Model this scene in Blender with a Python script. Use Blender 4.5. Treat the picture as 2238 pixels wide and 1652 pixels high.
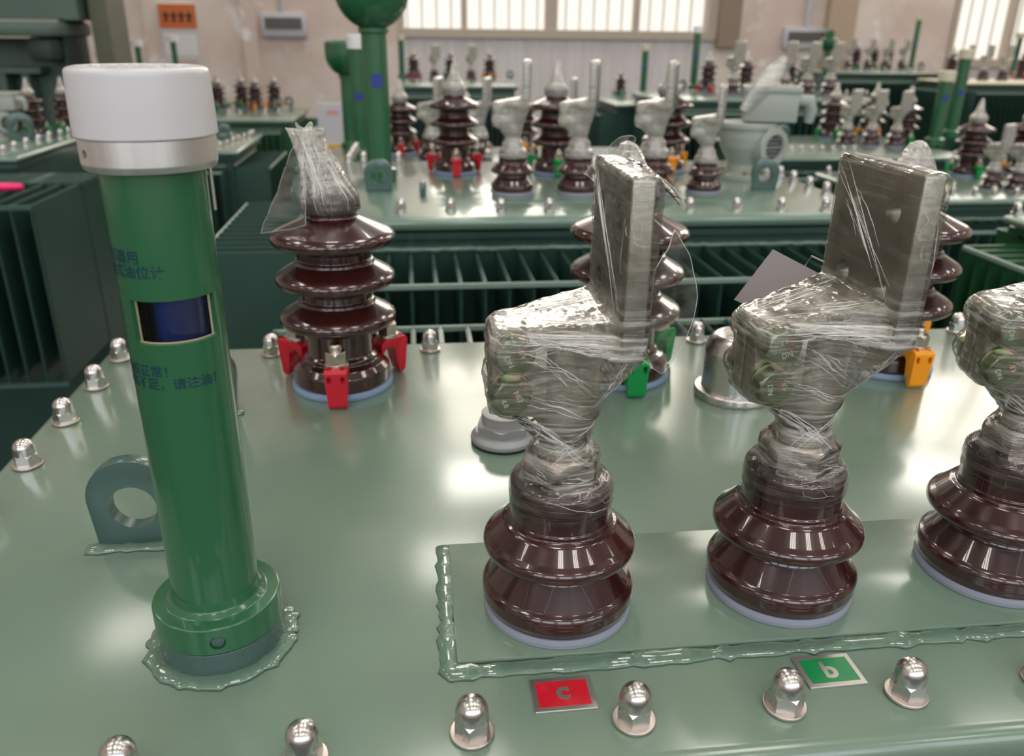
import bpy, bmesh, math, random
from mathutils import Vector, Matrix, noise
from math import sin, cos, pi, radians as rad

for o in list(bpy.data.objects):
    bpy.data.objects.remove(o, do_unlink=True)
SC = bpy.context.scene
COL = SC.collection
random.seed(7)

# ------------------------------------------------------------------ camera
FPX, CX, CY = 1810.0, 1119.0, 826.0          # focal length / principal point for a 2238 x 1652 frame
PITCH, ROLL, YAW, CAMH = rad(22.57), rad(0.70), rad(6.9), 0.39
def mat3(rows): return Matrix(rows)
_B = mat3(((1, 0, 0), (0, -sin(PITCH), -cos(PITCH)), (0, cos(PITCH), -sin(PITCH))))
_Q = mat3(((cos(ROLL), -sin(ROLL), 0), (sin(ROLL), cos(ROLL), 0), (0, 0, 1)))
_W = mat3(((cos(YAW), -sin(YAW), 0), (sin(YAW), cos(YAW), 0), (0, 0, 1)))
CM = _Q @ _B @ _W
CAMO = Vector((0, 0, CAMH))
cam = bpy.data.cameras.new('camera')
cam.sensor_fit = 'HORIZONTAL'
cam.sensor_width = 36.0
cam.lens = FPX / 2238.0 * 36.0
cam.clip_start, cam.clip_end = 0.02, 100
cam.dof.use_dof = True
cam.dof.focus_distance = 0.60
cam.dof.aperture_fstop = 7.6
camo = bpy.data.objects.new('camera', cam)
COL.objects.link(camo)
R = Matrix((CM[0], -CM[1], -CM[2])).transposed().to_4x4()
camo.matrix_world = Matrix.Translation(CAMO) @ R
SC.camera = camo

def ray(u, v):
    return CM.transposed() @ Vector(((u - CX) / FPX, (v - CY) / FPX, 1.0))
def onz(u, v, z):
    d = ray(u, v); return CAMO + d * ((z - CAMH) / d.z)
def ony(u, v, y):
    d = ray(u, v); return CAMO + d * (y / d.y)

# ------------------------------------------------------------------ world and exposure
w = bpy.data.worlds.new('world')
SC.world = w
w.use_nodes = True
w.node_tree.nodes['Background'].inputs[0].default_value = (0.80, 0.88, 1.0, 1)
w.node_tree.nodes['Background'].inputs[1].default_value = 1.0
SC.view_settings.view_transform = 'Standard'
SC.view_settings.look = 'None'
SC.view_settings.gamma = 1.0
SC.view_settings.use_curve_mapping = False
SC.view_settings.exposure = 0.22

# ------------------------------------------------------------------ materials
def newmat(name):
    m = bpy.data.materials.new(name); m.use_nodes = True
    nt = m.node_tree
    return m, nt, nt.nodes['Principled BSDF']
def lin(r, g, b):
    f = lambda c: (c / 255 / 12.92) if c / 255 <= 0.04045 else ((c / 255 + 0.055) / 1.055) ** 2.4
    return (f(r), f(g), f(b), 1)
def ramp(nt, fac, stops):
    n = nt.nodes.new('ShaderNodeValToRGB')
    cr = n.color_ramp
    while len(cr.elements) < len(stops): cr.elements.new(0.5)
    for e, (p, c) in zip(cr.elements, stops):
        e.position = p; e.color = c
    nt.links.new(fac, n.inputs[0])
    return n.outputs[0]
def noise_tex(nt, scale, detail=3, rough=0.55, stretch=None, rot=None):
    tc = nt.nodes.new('ShaderNodeTexCoord')
    out = tc.outputs['Object']
    if stretch or rot:
        mp = nt.nodes.new('ShaderNodeMapping')
        if stretch: mp.inputs['Scale'].default_value = stretch
        if rot: mp.inputs['Rotation'].default_value = rot
        nt.links.new(out, mp.inputs[0]); out = mp.outputs[0]
    n = nt.nodes.new('ShaderNodeTexNoise')
    n.inputs['Scale'].default_value = scale
    n.inputs['Detail'].default_value = detail
    n.inputs['Roughness'].default_value = rough
    nt.links.new(out, n.inputs['Vector'])
    return n.outputs['Fac']
def bump(nt, h, strength, dist, prev=None):
    b = nt.nodes.new('ShaderNodeBump')
    b.inputs['Strength'].default_value = strength
    b.inputs['Distance'].default_value = dist
    nt.links.new(h, b.inputs['Height'])
    if prev is not None: nt.links.new(prev, b.inputs['Normal'])
    return b.outputs[0]
def mat(name, col, rough=0.5, metal=0.0, coat=0.0, var=None, bumps=(), rvar=None, spec=None, coatrough=0.05):
    m, nt, p = newmat(name)
    p.inputs['Base Color'].default_value = col
    p.inputs['Roughness'].default_value = rough
    p.inputs['Metallic'].default_value = metal
    p.inputs['Coat Weight'].default_value = coat
    p.inputs['Coat Roughness'].default_value = coatrough
    if spec is not None: p.inputs['Specular IOR Level'].default_value = spec
    if var:
        scale, c2, lo, hi = var[:4]
        f = noise_tex(nt, scale, 4, 0.6, *var[4:6])
        nt.links.new(ramp(nt, f, ((lo, col), (hi, c2))), p.inputs['Base Color'])
    if rvar:
        f = noise_tex(nt, rvar[0], 4, 0.6)
        nt.links.new(ramp(nt, f, ((0.35, (rvar[1],) * 3 + (1,)), (0.65, (rvar[2],) * 3 + (1,)))), p.inputs['Roughness'])
    prev = None
    for b in bumps:
        prev = bump(nt, noise_tex(nt, b[0], b[3] if len(b) > 3 else 2, 0.5, *(b[4:5] if len(b) > 4 else ())), b[1], b[2], prev)
    if prev is not None: nt.links.new(prev, p.inputs['Normal'])
    return m
def emit(name, col, strength):
    m, nt, p = newmat(name)
    nt.nodes.remove(p)
    e = nt.nodes.new('ShaderNodeEmission')
    e.inputs[0].default_value = col; e.inputs[1].default_value = strength
    nt.links.new(e.outputs[0], nt.nodes['Material Output'].inputs[0])
    return m
MT = {}
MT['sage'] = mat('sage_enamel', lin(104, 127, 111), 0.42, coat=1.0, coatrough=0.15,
                 var=(3.0, lin(110, 130, 112), 0.4, 0.65), rvar=(9, 0.36, 0.48),
                 bumps=((16, 0.08, 0.004, 2), (380, 0.2, 0.0006)))
MT['sagefar'] = mat('sage_enamel_far', lin(104, 128, 113), 0.4, coat=1.0, coatrough=0.12, bumps=((10, 0.08, 0.004),))
MT['weld'] = mat('painted_weld', lin(94, 120, 103), 0.3, coat=1.0, bumps=((90, 0.5, 0.003, 3), (260, 0.3, 0.001)))
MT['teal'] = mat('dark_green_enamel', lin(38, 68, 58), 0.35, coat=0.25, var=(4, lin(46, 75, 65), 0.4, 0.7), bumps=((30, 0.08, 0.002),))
MT['forest'] = mat('forest_green_enamel', lin(34, 78, 46), 0.35, coat=0.15, var=(4, lin(42, 84, 54), 0.4, 0.7))
MT['rawedge'] = mat('raw_edge', lin(158, 148, 122), 0.45)
MT['rod'] = mat('fin_rod_enamel', lin(128, 150, 138), 0.3)
MT['lug'] = mat('lug_enamel', lin(64, 90, 84), 0.3, coat=0.3, bumps=((60, 0.1, 0.001),))
MT['gauge'] = mat('gauge_green_enamel', lin(38, 94, 60), 0.3, coat=0.6, coatrough=0.08, bumps=((35, 0.05, 0.002), (500, 0.04, 0.0004)))
MT['porcelain'] = mat('brown_glazed_porcelain', lin(56, 17, 15), 0.25, coat=1.0, coatrough=0.02,
                      var=(40, lin(42, 13, 13), 0.4, 0.7), bumps=((45, 0.03, 0.002),))
MT['gasket'] = mat('rubber_gasket', lin(142, 146, 160), 0.6)
MT['gasketblue'] = mat('blue_grey_gasket', lin(128, 150, 176), 0.5)
MT['black'] = mat('black_rubber', lin(22, 24, 24), 0.6)
MT['steel'] = mat('stainless_steel', (0.62, 0.59, 0.57, 1), 0.28, metal=1.0, rvar=(60, 0.22, 0.36), bumps=((180, 0.05, 0.0006),))
MT['washer'] = mat('steel_washer', (0.66, 0.58, 0.54, 1), 0.32, metal=1.0)
MT['zinc'] = mat('zinc_plated_steel', (0.56, 0.54, 0.46, 1), 0.3, metal=1.0, var=(55, (0.62, 0.50, 0.44, 1), 0.35, 0.65), rvar=(70, 0.2, 0.42))
MT['chromate'] = mat('yellow_zinc_bolt', (0.33, 0.39, 0.23, 1), 0.28, metal=1.0, var=(70, (0.62, 0.38, 0.31, 1), 0.48, 0.66))
MT['engraved'] = mat('stamped_mark', (0.78, 0.80, 0.66, 1), 0.4, metal=0.8)
MT['tinned'] = mat('tinned_terminal', (0.62, 0.58, 0.49, 1), 0.42, metal=0.85, var=(160, (0.50, 0.47, 0.40, 1), 0.35, 0.7, (1, 1, 9)),
                   bumps=((420, 0.25, 0.0008, 3),), rvar=(40, 0.3, 0.48))
MT['pad'] = mat('machined_pad', (0.47, 0.45, 0.385, 1), 0.36, metal=0.95, var=(130, (0.38, 0.365, 0.315, 1), 0.35, 0.7, (1, 9, 1), (0.7, 0, 0)), bumps=((300, 0.2, 0.0008, 3, (1, 8, 1)),), rvar=(40, 0.3, 0.45))
MT['castgrey'] = mat('cast_zinc', lin(152, 152, 152), 0.42, metal=0.35, bumps=((120, 0.12, 0.001),))
MT['alu'] = mat('turned_aluminium', (0.90, 0.88, 0.86, 1), 0.42, metal=1.0, var=(42, (0.74, 0.72, 0.70, 1), 0.42, 0.58, (1, 1, 0.03)),
                bumps=((900, 0.08, 0.0004, 2, (1, 1, 8)),))
MT['capwhite'] = None
MT['red'] = mat('red_plastic', lin(190, 20, 40), 0.38)
MT['green'] = mat('green_plastic', lin(0, 138, 66), 0.38)
MT['orange'] = mat('orange_plastic', lin(240, 150, 12), 0.38)
MT['signred'] = mat('red_enamel_plate', lin(196, 22, 40), 0.3, var=(40, lin(204, 60, 70), 0.5, 0.8))
MT['signgreen'] = mat('green_enamel_plate', lin(10, 132, 72), 0.3)
MT['plate'] = mat('brushed_plate', (0.56, 0.53, 0.50, 1), 0.36, metal=1.0)
MT['ink'] = mat('blue_green_ink', lin(6, 46, 70), 0.5)
MT['valvegrey'] = mat('grey_enamel', lin(158, 164, 156), 0.4, bumps=((60, 0.1, 0.002),))
MT['tag'] = mat('grey_card', lin(150, 142, 142), 0.6)
MT['wire'] = mat('tie_wire', (0.7, 0.68, 0.65, 1), 0.3, metal=1.0)
MT['pink'] = mat('pink_plastic', lin(255, 34, 120), 0.35)
MT['pengrey'] = mat('grey_pen', lin(150, 150, 155), 0.4)
MT['white'] = mat('white_plastic', lin(226, 224, 226), 0.35)
MT['cream'] = mat('cream_plastic', lin(206, 198, 174), 0.4)
MT['plaster'] = mat('old_plaster', lin(226, 214, 206), 0.85, var=(1.1, lin(214, 198, 188), 0.35, 0.7), bumps=((6, 0.15, 0.01),))
def patchy(name, col, worn, white):
    m, nt, p = newmat(name)
    p.inputs['Roughness'].default_value = 0.85
    a = ramp(nt, noise_tex(nt, 0.9, 5, 0.6), ((0.40, col), (0.60, worn)))
    f = ramp(nt, noise_tex(nt, 2.3, 6, 0.65), ((0.57, (0, 0, 0, 1)), (0.66, (1, 1, 1, 1))))
    mx = nt.nodes.new('ShaderNodeMix'); mx.data_type = 'RGBA'
    nt.links.new(f, mx.inputs[0]); nt.links.new(a, mx.inputs[6]); mx.inputs[7].default_value = white
    nt.links.new(mx.outputs[2], p.inputs['Base Color'])
    nt.links.new(bump(nt, noise_tex(nt, 6, 3), 0.15, 0.01), p.inputs['Normal'])
    return m
MT['plaster'] = patchy('old_plaster', lin(230, 217, 208), lin(214, 194, 184), lin(244, 238, 238))
MT['render'] = mat('grey_white_render', lin(226, 220, 222), 0.85, var=(2.2, lin(204, 196, 196), 0.3, 0.75, (6, 6, 0.5)))
MT['brown'] = mat('brown_steel', lin(146, 128, 112), 0.6)
MT['pier'] = mat('pier_beige', lin(186, 164, 144), 0.7)
MT['frame'] = mat('window_frame_grey', lin(188, 174, 160), 0.6)
MT['olive'] = mat('olive_steel', lin(88, 90, 72), 0.6, var=(9, lin(98, 98, 82), 0.4, 0.7))
MT['machine'] = mat('machine_green', lin(84, 104, 92), 0.5, var=(3, lin(76, 95, 85), 0.4, 0.7))
MT['machinedark'] = mat('machine_dark', lin(48, 62, 56), 0.55)
MT['floor'] = mat('green_floor_paint', lin(52, 66, 60), 0.5, var=(2, lin(66, 76, 70), 0.4, 0.7))
MT['ceiling'] = mat('ceiling_sheet', lin(120, 120, 116), 0.7)
MT['skyframe'] = mat('skylight_frame', lin(60, 62, 64), 0.6)
MT['screenframe'] = mat('display_frame', lin(196, 194, 200), 0.4)
MT['screen'] = mat('display_face', lin(96, 94, 92), 0.3)
MT['orangesign'] = mat('orange_header', lin(214, 92, 44), 0.5, var=(2, lin(206, 124, 62), 0.3, 0.7))
MT['paper'] = mat('notice_paper', lin(206, 204, 202), 0.7)
MT['yellow'] = mat('yellow_paint', lin(214, 168, 20), 0.5)
MT['pinkprint'] = mat('faded_red_print', lin(214, 150, 150), 0.7)
MT['dark'] = mat('dark_print', lin(70, 62, 58), 0.6)
MT['glassblue'] = mat('blue_indicator', lin(34, 58, 124), 0.18, coat=1.0, var=(26, lin(24, 34, 84), 0.4, 0.65, (1, 1, 0.05)))
MT['farblue'] = mat('blue_indicator_far', lin(40, 54, 140), 0.3)
MT['skylight'] = emit('skylight_pane', (1.0, 0.94, 0.85, 1), 13.0)
MT['skylightfar'] = emit('skylight_pane_far', (1.0, 0.94, 0.85, 1), 15.0)
MT['window'] = emit('window_pane', (1.0, 0.93, 0.82, 1), 1.0)
MT['windowhigh'] = emit('window_pane_high', (1.0, 0.93, 0.80, 1), 5.0)
MT['windowrear'] = emit('window_pane_rear', (0.86, 0.93, 1.0, 1), 3.5)
# translucent white cap
m, nt, p = newmat('milky_cap')
p.inputs['Base Color'].default_value = lin(204, 201, 202)
p.inputs['Roughness'].default_value = 0.28
p.inputs['Subsurface Weight'].default_value = 0.25
p.inputs['Subsurface Radius'].default_value = (0.01, 0.01, 0.01)
MT['capwhite'] = m
# clear pane of the gauge
m, nt, p = newmat('gauge_glass')
nt.nodes.remove(p)
mx = nt.nodes.new('ShaderNodeMixShader'); tr = nt.nodes.new('ShaderNodeBsdfTransparent'); gl = nt.nodes.new('ShaderNodeBsdfGlossy')
fr = nt.nodes.new('ShaderNodeFresnel'); fr.inputs[0].default_value = 1.6
gl.inputs['Roughness'].default_value = 0.04
nt.links.new(fr.outputs[0], mx.inputs[0]); nt.links.new(tr.outputs[0], mx.inputs[1]); nt.links.new(gl.outputs[0], mx.inputs[2])
nt.links.new(mx.outputs[0], nt.nodes['Material Output'].inputs[0])
MT['clear'] = m

def film(name, cover, streak=1.5, gloss=0.12, rot=0.35, scale=1.0, bumpk=0.5, glossk=1.3, mottle=0.12, crumple=0.6):
    """thin clinging plastic film: clear, with silky sheen streaks and bright facets painted in, and milky overlaps. cover: ((height, milkiness), ...) for the number of layers wound there"""
    m, nt, p = newmat(name)
    nt.nodes.remove(p)
    L = nt.links.new
    def math_(op, a, b, clamp=False):
        n = nt.nodes.new('ShaderNodeMath'); n.operation = op; n.use_clamp = clamp
        for i, x in enumerate((a, b)):
            if isinstance(x, (int, float)): n.inputs[i].default_value = x
            else: L(x, n.inputs[i])
        return n.outputs[0]
    f1 = noise_tex(nt, 26 * scale, 3, 0.6, (0.45, 0.45, 9.0), (rot, 0.25 + rot, 0.0))
    f2 = noise_tex(nt, 22 * scale, 3, 0.6, (0.5, 0.5, 10.0), (-0.2, -0.55 - rot, 0.3))
    patch = noise_tex(nt, 30 * scale, 2, 0.5)
    s1 = ramp(nt, f1, ((0.50, (0, 0, 0, 1)), (0.68, (1, 1, 1, 1))))
    s2 = ramp(nt, f2, ((0.54, (0, 0, 0, 1)), (0.66, (1, 1, 1, 1))))
    st = math_('MAXIMUM', s1, s2)
    st = math_('MULTIPLY', st, ramp(nt, patch, ((0.35, (0.25, 0.25, 0.25, 1)), (0.62, (1, 1, 1, 1)))))  # silky sheen of the stretched film painted as pale streaks
    tc = nt.nodes.new('ShaderNodeTexCoord'); sx = nt.nodes.new('ShaderNodeSeparateXYZ'); L(tc.outputs['Object'], sx.inputs[0])
    h = math_('MULTIPLY', sx.outputs[2], 3.0)
    cv = ramp(nt, h, [(z * 3.0, (c, c, c, 1)) for z, c in cover])
    lw = nt.nodes.new('ShaderNodeLayerWeight'); lw.inputs[0].default_value = 0.25
    graz = math_('MULTIPLY_ADD', lw.outputs['Facing'], 0.5)
    graz.node.inputs[2].default_value = 0.30
    mott = ramp(nt, noise_tex(nt, 60 * scale, 3, 0.6, (1.0, 1.0, 2.2), (0.3, -0.4, 0.0)), ((0.38, (mottle, mottle, mottle, 1)), (0.62, (1, 1, 1, 1))))  # mottled haze paints bright facets into the film's milkiness
    milk = math_('ADD', math_('MULTIPLY', math_('MULTIPLY', cv, graz), math_('MULTIPLY', mott, 1.5)), math_('MULTIPLY', math_('MULTIPLY', st, streak), math_('ADD', cv, 0.05)), True)
    b1 = bump(nt, f1, bumpk, 0.003)
    b2 = bump(nt, f2, bumpk, 0.003, b1)
    b3 = bump(nt, noise_tex(nt, 55 * scale, 2), crumple, 0.004, b2)
    gl = nt.nodes.new('ShaderNodeBsdfGlossy'); gl.inputs['Roughness'].default_value = gloss
    L(b3, gl.inputs['Normal'])
    df = nt.nodes.new('ShaderNodeBsdfDiffuse'); df.inputs[0].default_value = (0.97, 0.92, 0.84, 1); L(b3, df.inputs['Normal'])
    tl = nt.nodes.new('ShaderNodeBsdfTranslucent'); tl.inputs[0].default_value = (0.97, 0.92, 0.84, 1)
    dt = nt.nodes.new('ShaderNodeMixShader'); dt.inputs[0].default_value = 0.35; L(df.outputs[0], dt.inputs[1]); L(tl.outputs[0], dt.inputs[2])
    tr = nt.nodes.new('ShaderNodeBsdfTransparent'); tr.inputs[0].default_value = (0.97, 0.97, 0.96, 1)
    m1 = nt.nodes.new('ShaderNodeMixShader'); L(milk, m1.inputs[0]); L(tr.outputs[0], m1.inputs[1]); L(dt.outputs[0], m1.inputs[2])
    fr = nt.nodes.new('ShaderNodeFresnel'); fr.inputs[0].default_value = 1.5; L(b3, fr.inputs['Normal'])
    fk = math_('MULTIPLY', math_('MULTIPLY', fr.outputs[0], glossk), math_('MULTIPLY_ADD', cv, 1.6), True)
    fk.node.inputs[1].links[0].from_node.inputs[2].default_value = 0.45
    m2 = nt.nodes.new('ShaderNodeMixShader'); L(fk, m2.inputs[0]); L(m1.outputs[0], m2.inputs[1]); L(gl.outputs[0], m2.inputs[2])
    L(m2.outputs[0], nt.nodes['Material Output'].inputs[0])
    return m
MT['film'] = film('cling_film', ((0.080, 0.0), (0.101, 0.03), (0.107, 0.22), (0.122, 0.30), (0.130, 0.46), (0.150, 0.40), (0.158, 0.08), (0.200, 0.14), (0.210, 0.62), (0.228, 0.40), (0.240, 0.015), (0.308, 0.015), (0.316, 0.60)))
MT['filmfar'] = film('cling_film_far', ((0.0, 0.80), (0.3, 0.80)), 0.4, 0.22, bumpk=0.2, mottle=0.8, crumple=0.25)
MT['filmbag'] = film('clear_bag_film', ((0.0, 0.35), (0.205, 0.15), (0.228, 0.30), (0.243, 1.0), (0.3, 1.0)), 0.25, 0.10, rot=1.2, scale=1.2, bumpk=0.7, mottle=0.45)
MT['filmflap'] = film('clear_loose_film', ((0.0, 0.14), (0.3, 0.14)), 0.35, 0.06, rot=1.0, scale=0.5, bumpk=0.25)

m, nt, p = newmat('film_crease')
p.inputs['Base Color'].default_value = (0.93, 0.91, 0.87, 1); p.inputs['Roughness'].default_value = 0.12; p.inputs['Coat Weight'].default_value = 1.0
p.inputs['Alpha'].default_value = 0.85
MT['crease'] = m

# ------------------------------------------------------------------ mesh helpers
def finish(bm, name, material, smooth=40, loc=None):
    me = bpy.data.meshes.new(name)
    bm.normal_update()
    bm.to_mesh(me); bm.free()
    mats = material if isinstance(material, (list, tuple)) else [material]
    for k in mats: me.materials.append(MT[k])
    if smooth:
        for p in me.polygons: p.use_smooth = True
        me.set_sharp_from_angle(angle=rad(smooth))
    return me
def obj(name, me, parent=None, loc=None, rot=None):
    o = bpy.data.objects.new(name, me)
    COL.objects.link(o)
    if parent is not None: o.parent = parent
    if loc is not None: o.location = loc
    if rot is not None: o.rotation_euler = rot
    return o
def tag(o, label=None, cat=None, group=None, kind=None):
    if label: o['label'] = label
    if cat: o['category'] = cat
    if group: o['group'] = group
    if kind: o['kind'] = kind
    return o
def empty(name, loc, label, cat, group=None, rz=0.0):
    o = bpy.data.objects.new(name, None); COL.objects.link(o)
    o.empty_display_size = 0.02
    if cat in ('bushing', 'gauge', 'nut', 'plug', 'dome', 'valve'): loc = (loc[0], loc[1], loc[2] + 0.0005)   # seated on the cover's paint film
    o.location = loc; o.rotation_euler = (0, 0, rz)
    return tag(o, label, cat, group)
KIDS = {}
def kids(o):
    return [c for c in bpy.data.objects if c.parent == o]
def copy_tree(o, parent=None):
    c = o.copy(); COL.objects.link(c)
    c.parent = parent
    for ch in kids(o): copy_tree(ch, c)
    return c
def box(bm, x0, x1, y0, y1, z0, z1, mi=0):
    v = [bm.verts.new(p) for p in ((x0, y0, z0), (x1, y0, z0), (x1, y1, z0), (x0, y1, z0), (x0, y0, z1), (x1, y0, z1), (x1, y1, z1), (x0, y1, z1))]
    fs = [bm.faces.new([v[i] for i in q]) for q in ((0, 3, 2, 1), (4, 5, 6, 7), (0, 1, 5, 4), (1, 2, 6, 5), (2, 3, 7, 6), (3, 0, 4, 7))]
    for f in fs: f.material_index = mi
    return v, fs
def bevel(bm, w, seg=2, edges=None, ang=25):
    if edges is None:
        bm.normal_update()
        edges = [e for e in bm.edges if len(e.link_faces) == 2 and e.calc_face_angle(0) > rad(ang)]
    bmesh.ops.bevel(bm, geom=edges, offset=w, segments=seg, affect='EDGES', profile=0.5)
def fillet(pts):
    """polyline of (r, z) or (r, z, radius): rounds the corners that carry a radius"""
    out = []
    n = len(pts)
    for i, p in enumerate(pts):
        if len(p) < 3 or i == 0 or i == n - 1:
            out.append((p[0], p[1])); continue
        a, b, c = Vector(pts[i - 1][:2]), Vector(p[:2]), Vector(pts[i + 1][:2])
        u, v = (a - b), (c - b)
        lu, lv = u.length, v.length
        if lu < 1e-9 or lv < 1e-9: out.append((b.x, b.y)); continue
        u /= lu; v /= lv
        ang = math.acos(max(-1, min(1, u.dot(v))))
        t = min(p[2] / max(math.tan(ang / 2), 1e-6), lu * 0.49, lv * 0.49)
        s, e = b + u * t, b + v * t
        for k in range(6):
            f = k / 5
            q = s * (1 - f) ** 2 + b * 2 * f * (1 - f) + e * f * f
            out.append((q.x, q.y))
    sup = [out[0]]
    for a, b in zip(out, out[1:]):                     # support loops keep the flats flat under smooth shading
        L = math.hypot(b[0] - a[0], b[1] - a[1])
        if L > 0.0022:
            f = min(0.0006, L * 0.2) / L
            sup.append((a[0] + (b[0] - a[0]) * f, a[1] + (b[1] - a[1]) * f))
            sup.append((b[0] + (a[0] - b[0]) * f, b[1] + (a[1] - b[1]) * f))
        sup.append(b)
    return sup
def lathe(bm, pts, seg=64, mi=0, a0=0.0, close_top=True, close_bottom=False):
    rings = []
    for r, z in pts:
        if r < 1e-6: rings.append([bm.verts.new((0, 0, z))])
        else: rings.append([bm.verts.new((r * cos(a0 + 2 * pi * k / seg), r * sin(a0 + 2 * pi * k / seg), z)) for k in range(seg)])
    for A, B in zip(rings, rings[1:]):
        for k in range(seg):
            k2 = (k + 1) % seg
            if len(A) == 1 and len(B) == 1: continue
            if len(A) == 1: f = bm.faces.new((A[0], B[k2], B[k]))
            elif len(B) == 1: f = bm.faces.new((A[k], A[k2], B[0]))
            else: f = bm.faces.new((A[k], A[k2], B[k2], B[k]))
            f.material_index = mi
    if len(rings[0]) > 1 and close_bottom: bm.faces.new(list(reversed(rings[0]))).material_index = mi
    if len(rings[-1]) > 1 and close_top: bm.faces.new(rings[-1]).material_index = mi
    return rings
def prism(bm, poly, y0, y1, mi=0):
    """extrude an (x, z) polygon along y"""
    A = [bm.verts.new((x, y0, z)) for x, z in poly]
    B = [bm.verts.new((x, y1, z)) for x, z in poly]
    n = len(poly)
    fs = [bm.faces.new(A), bm.faces.new(list(reversed(B)))]
    for i in range(n):
        j = (i + 1) % n
        fs.append(bm.faces.new((A[j], A[i], B[i], B[j])))
    for f in fs: f.material_index = mi
    return fs
def hexnut(bm, R_, z0, z1, mi=0, cham=0.12, a0=0.0):
    """hexagonal prism with a chamfered upper rim"""
    rings = []
    ri = R_ * cos(pi / 6)
    n = 36
    def hexr(a):
        a = (a - a0) % (pi / 3) - pi / 6
        return ri / cos(a)
    h = z1 - z0
    for (lim, z) in ((9, z0), (9, z1 - h * 0.30), (None, z1)):
        ring = []
        for k in range(n):
            a = 2 * pi * k / n
            r = hexr(a)
            zz = z
            if lim is None: r = ri * 0.97
            elif z != z0:
                zz = z1 - (r - ri) / (R_ - ri) * h * 0.22 - h * 0.02
            ring.append(bm.verts.new((r * cos(a), r * sin(a), zz)))
        rings.append(ring)
    for A, B in zip(rings, rings[1:]):
        for k in range(n):
            k2 = (k + 1) % n
            bm.faces.new((A[k], A[k2], B[k2], B[k])).material_index = mi
    bm.faces.new(list(reversed(rings[0]))).material_index = mi
    bm.faces.new(rings[-1]).material_index = mi
def tube(bm, pts, r, seg=10, mi=0):
    pts = [Vector(p) for p in pts]
    rings = []
    for i, p in enumerate(pts):
        d = (pts[min(i + 1, len(pts) - 1)] - pts[max(i - 1, 0)]).normalized()
        up = Vector((0, 0, 1)) if abs(d.z) < 0.9 else Vector((1, 0, 0))
        a = d.cross(up).normalized(); b = a.cross(d)
        rr = r[i] if isinstance(r, (list, tuple)) else r
        rings.append([bm.verts.new(p + a * cos(2 * pi * k / seg) * rr + b * sin(2 * pi * k / seg) * rr) for k in range(seg)])
    for A, B in zip(rings, rings[1:]):
        for k in range(seg):
            k2 = (k + 1) % seg
            bm.faces.new((A[k], A[k2], B[k2], B[k])).material_index = mi
    bm.faces.new(list(reversed(rings[0]))).material_index = mi
    bm.faces.new(rings[-1]).material_index = mi
def xform(bm, M, verts=None):
    bmesh.ops.transform(bm, matrix=M, verts=verts if verts is not None else bm.verts)
def eval_mesh(me, mods):
    """bake a list of (type, settings) modifiers into a new mesh"""
    o = bpy.data.objects.new('bake', me); COL.objects.link(o)
    for t, s in mods:
        md = o.modifiers.new('m', t)
        for k, v in s.items(): setattr(md, k, v)
    dg = bpy.context.evaluated_depsgraph_get()
    out = bpy.data.meshes.new_from_object(o.evaluated_get(dg))
    bpy.data.objects.remove(o, do_unlink=True)
    return out
def cut(me, cutters):
    """boolean difference of a mesh with the meshes in cutters"""
    tmp = []
    mods = []
    for c in cutters:
        co = bpy.data.objects.new('cut', c); COL.objects.link(co); tmp.append(co)
        mods.append(('BOOLEAN', dict(operation='DIFFERENCE', solver='EXACT', object=co)))
    out = eval_mesh(me, mods)
    for c in tmp: bpy.data.objects.remove(c, do_unlink=True)
    for p in out.polygons: p.use_smooth = True
    out.set_sharp_from_angle(angle=rad(35))
    return out
def text_mesh(body, size, extrude=0.0, align='LEFT', bold=0.0):
    c = bpy.data.curves.new('txt', 'FONT')
    c.body = body; c.size = size; c.extrude = extrude; c.align_x = align; c.align_y = 'CENTER'
    c.resolution_u = 3; c.offset = bold
    o = bpy.data.objects.new('txt', c); COL.objects.link(o)
    bpy.context.view_layer.update()
    dg = bpy.context.evaluated_depsgraph_get()
    me = bpy.data.meshes.new_from_object(o.evaluated_get(dg))
    bpy.data.objects.remove(o, do_unlink=True)
    return me

# ================================================================== SETTING
FZ, CZ = -1.15, 5.2
WX0, WX1, WY0, WY1 = -8.0, 13.0, -6.0, 11.0
def structure(name, bm, m, label=None, parent=None, smooth=0):
    o = obj(name, finish(bm, name, m, smooth), parent)
    if parent is None: o['kind'] = 'structure'
    return o
def slab(name, m, *b):
    bm = bmesh.new(); box(bm, *b); return structure(name, bm, m)
slab('floor', 'floor', WX0, WX1, WY0, WY1, FZ - 0.2, FZ)
slab('wall_left', 'plaster', WX0 - 0.2, WX0, WY0, WY1, FZ, CZ)
slab('wall_right', 'plaster', WX1, WX1 + 0.2, WY0, WY1, FZ, CZ)
slab('wall_rear', 'plaster', WX0, WX1, WY0 - 0.2, WY0, FZ, CZ)
# far wall: plaster with openings for the windows
WIN = [(-0.10, 3.86, 0.34, 5.0), (7.06, 10.9, 0.05, 5.0)]
bm = bmesh.new()
xs = [WX0]
for a, b, c, d in WIN: xs += [a, b]
xs.append(WX1)
for i in range(0, len(xs), 2): box(bm, xs[i], xs[i + 1], WY1, WY1 + 0.25, FZ, CZ)
for a, b, c, d in WIN:
    box(bm, a, b, WY1, WY1 + 0.25, FZ, c, 1); box(bm, a, b, WY1, WY1 + 0.25, d, CZ)
structure('wall_far', bm, ['plaster', 'render'])
bm = bmesh.new(); box(bm, WX0, WX1, WY0, WY1, CZ + 0.06, CZ + 0.26)
structure('ceiling', bm, 'ceiling')
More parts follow.
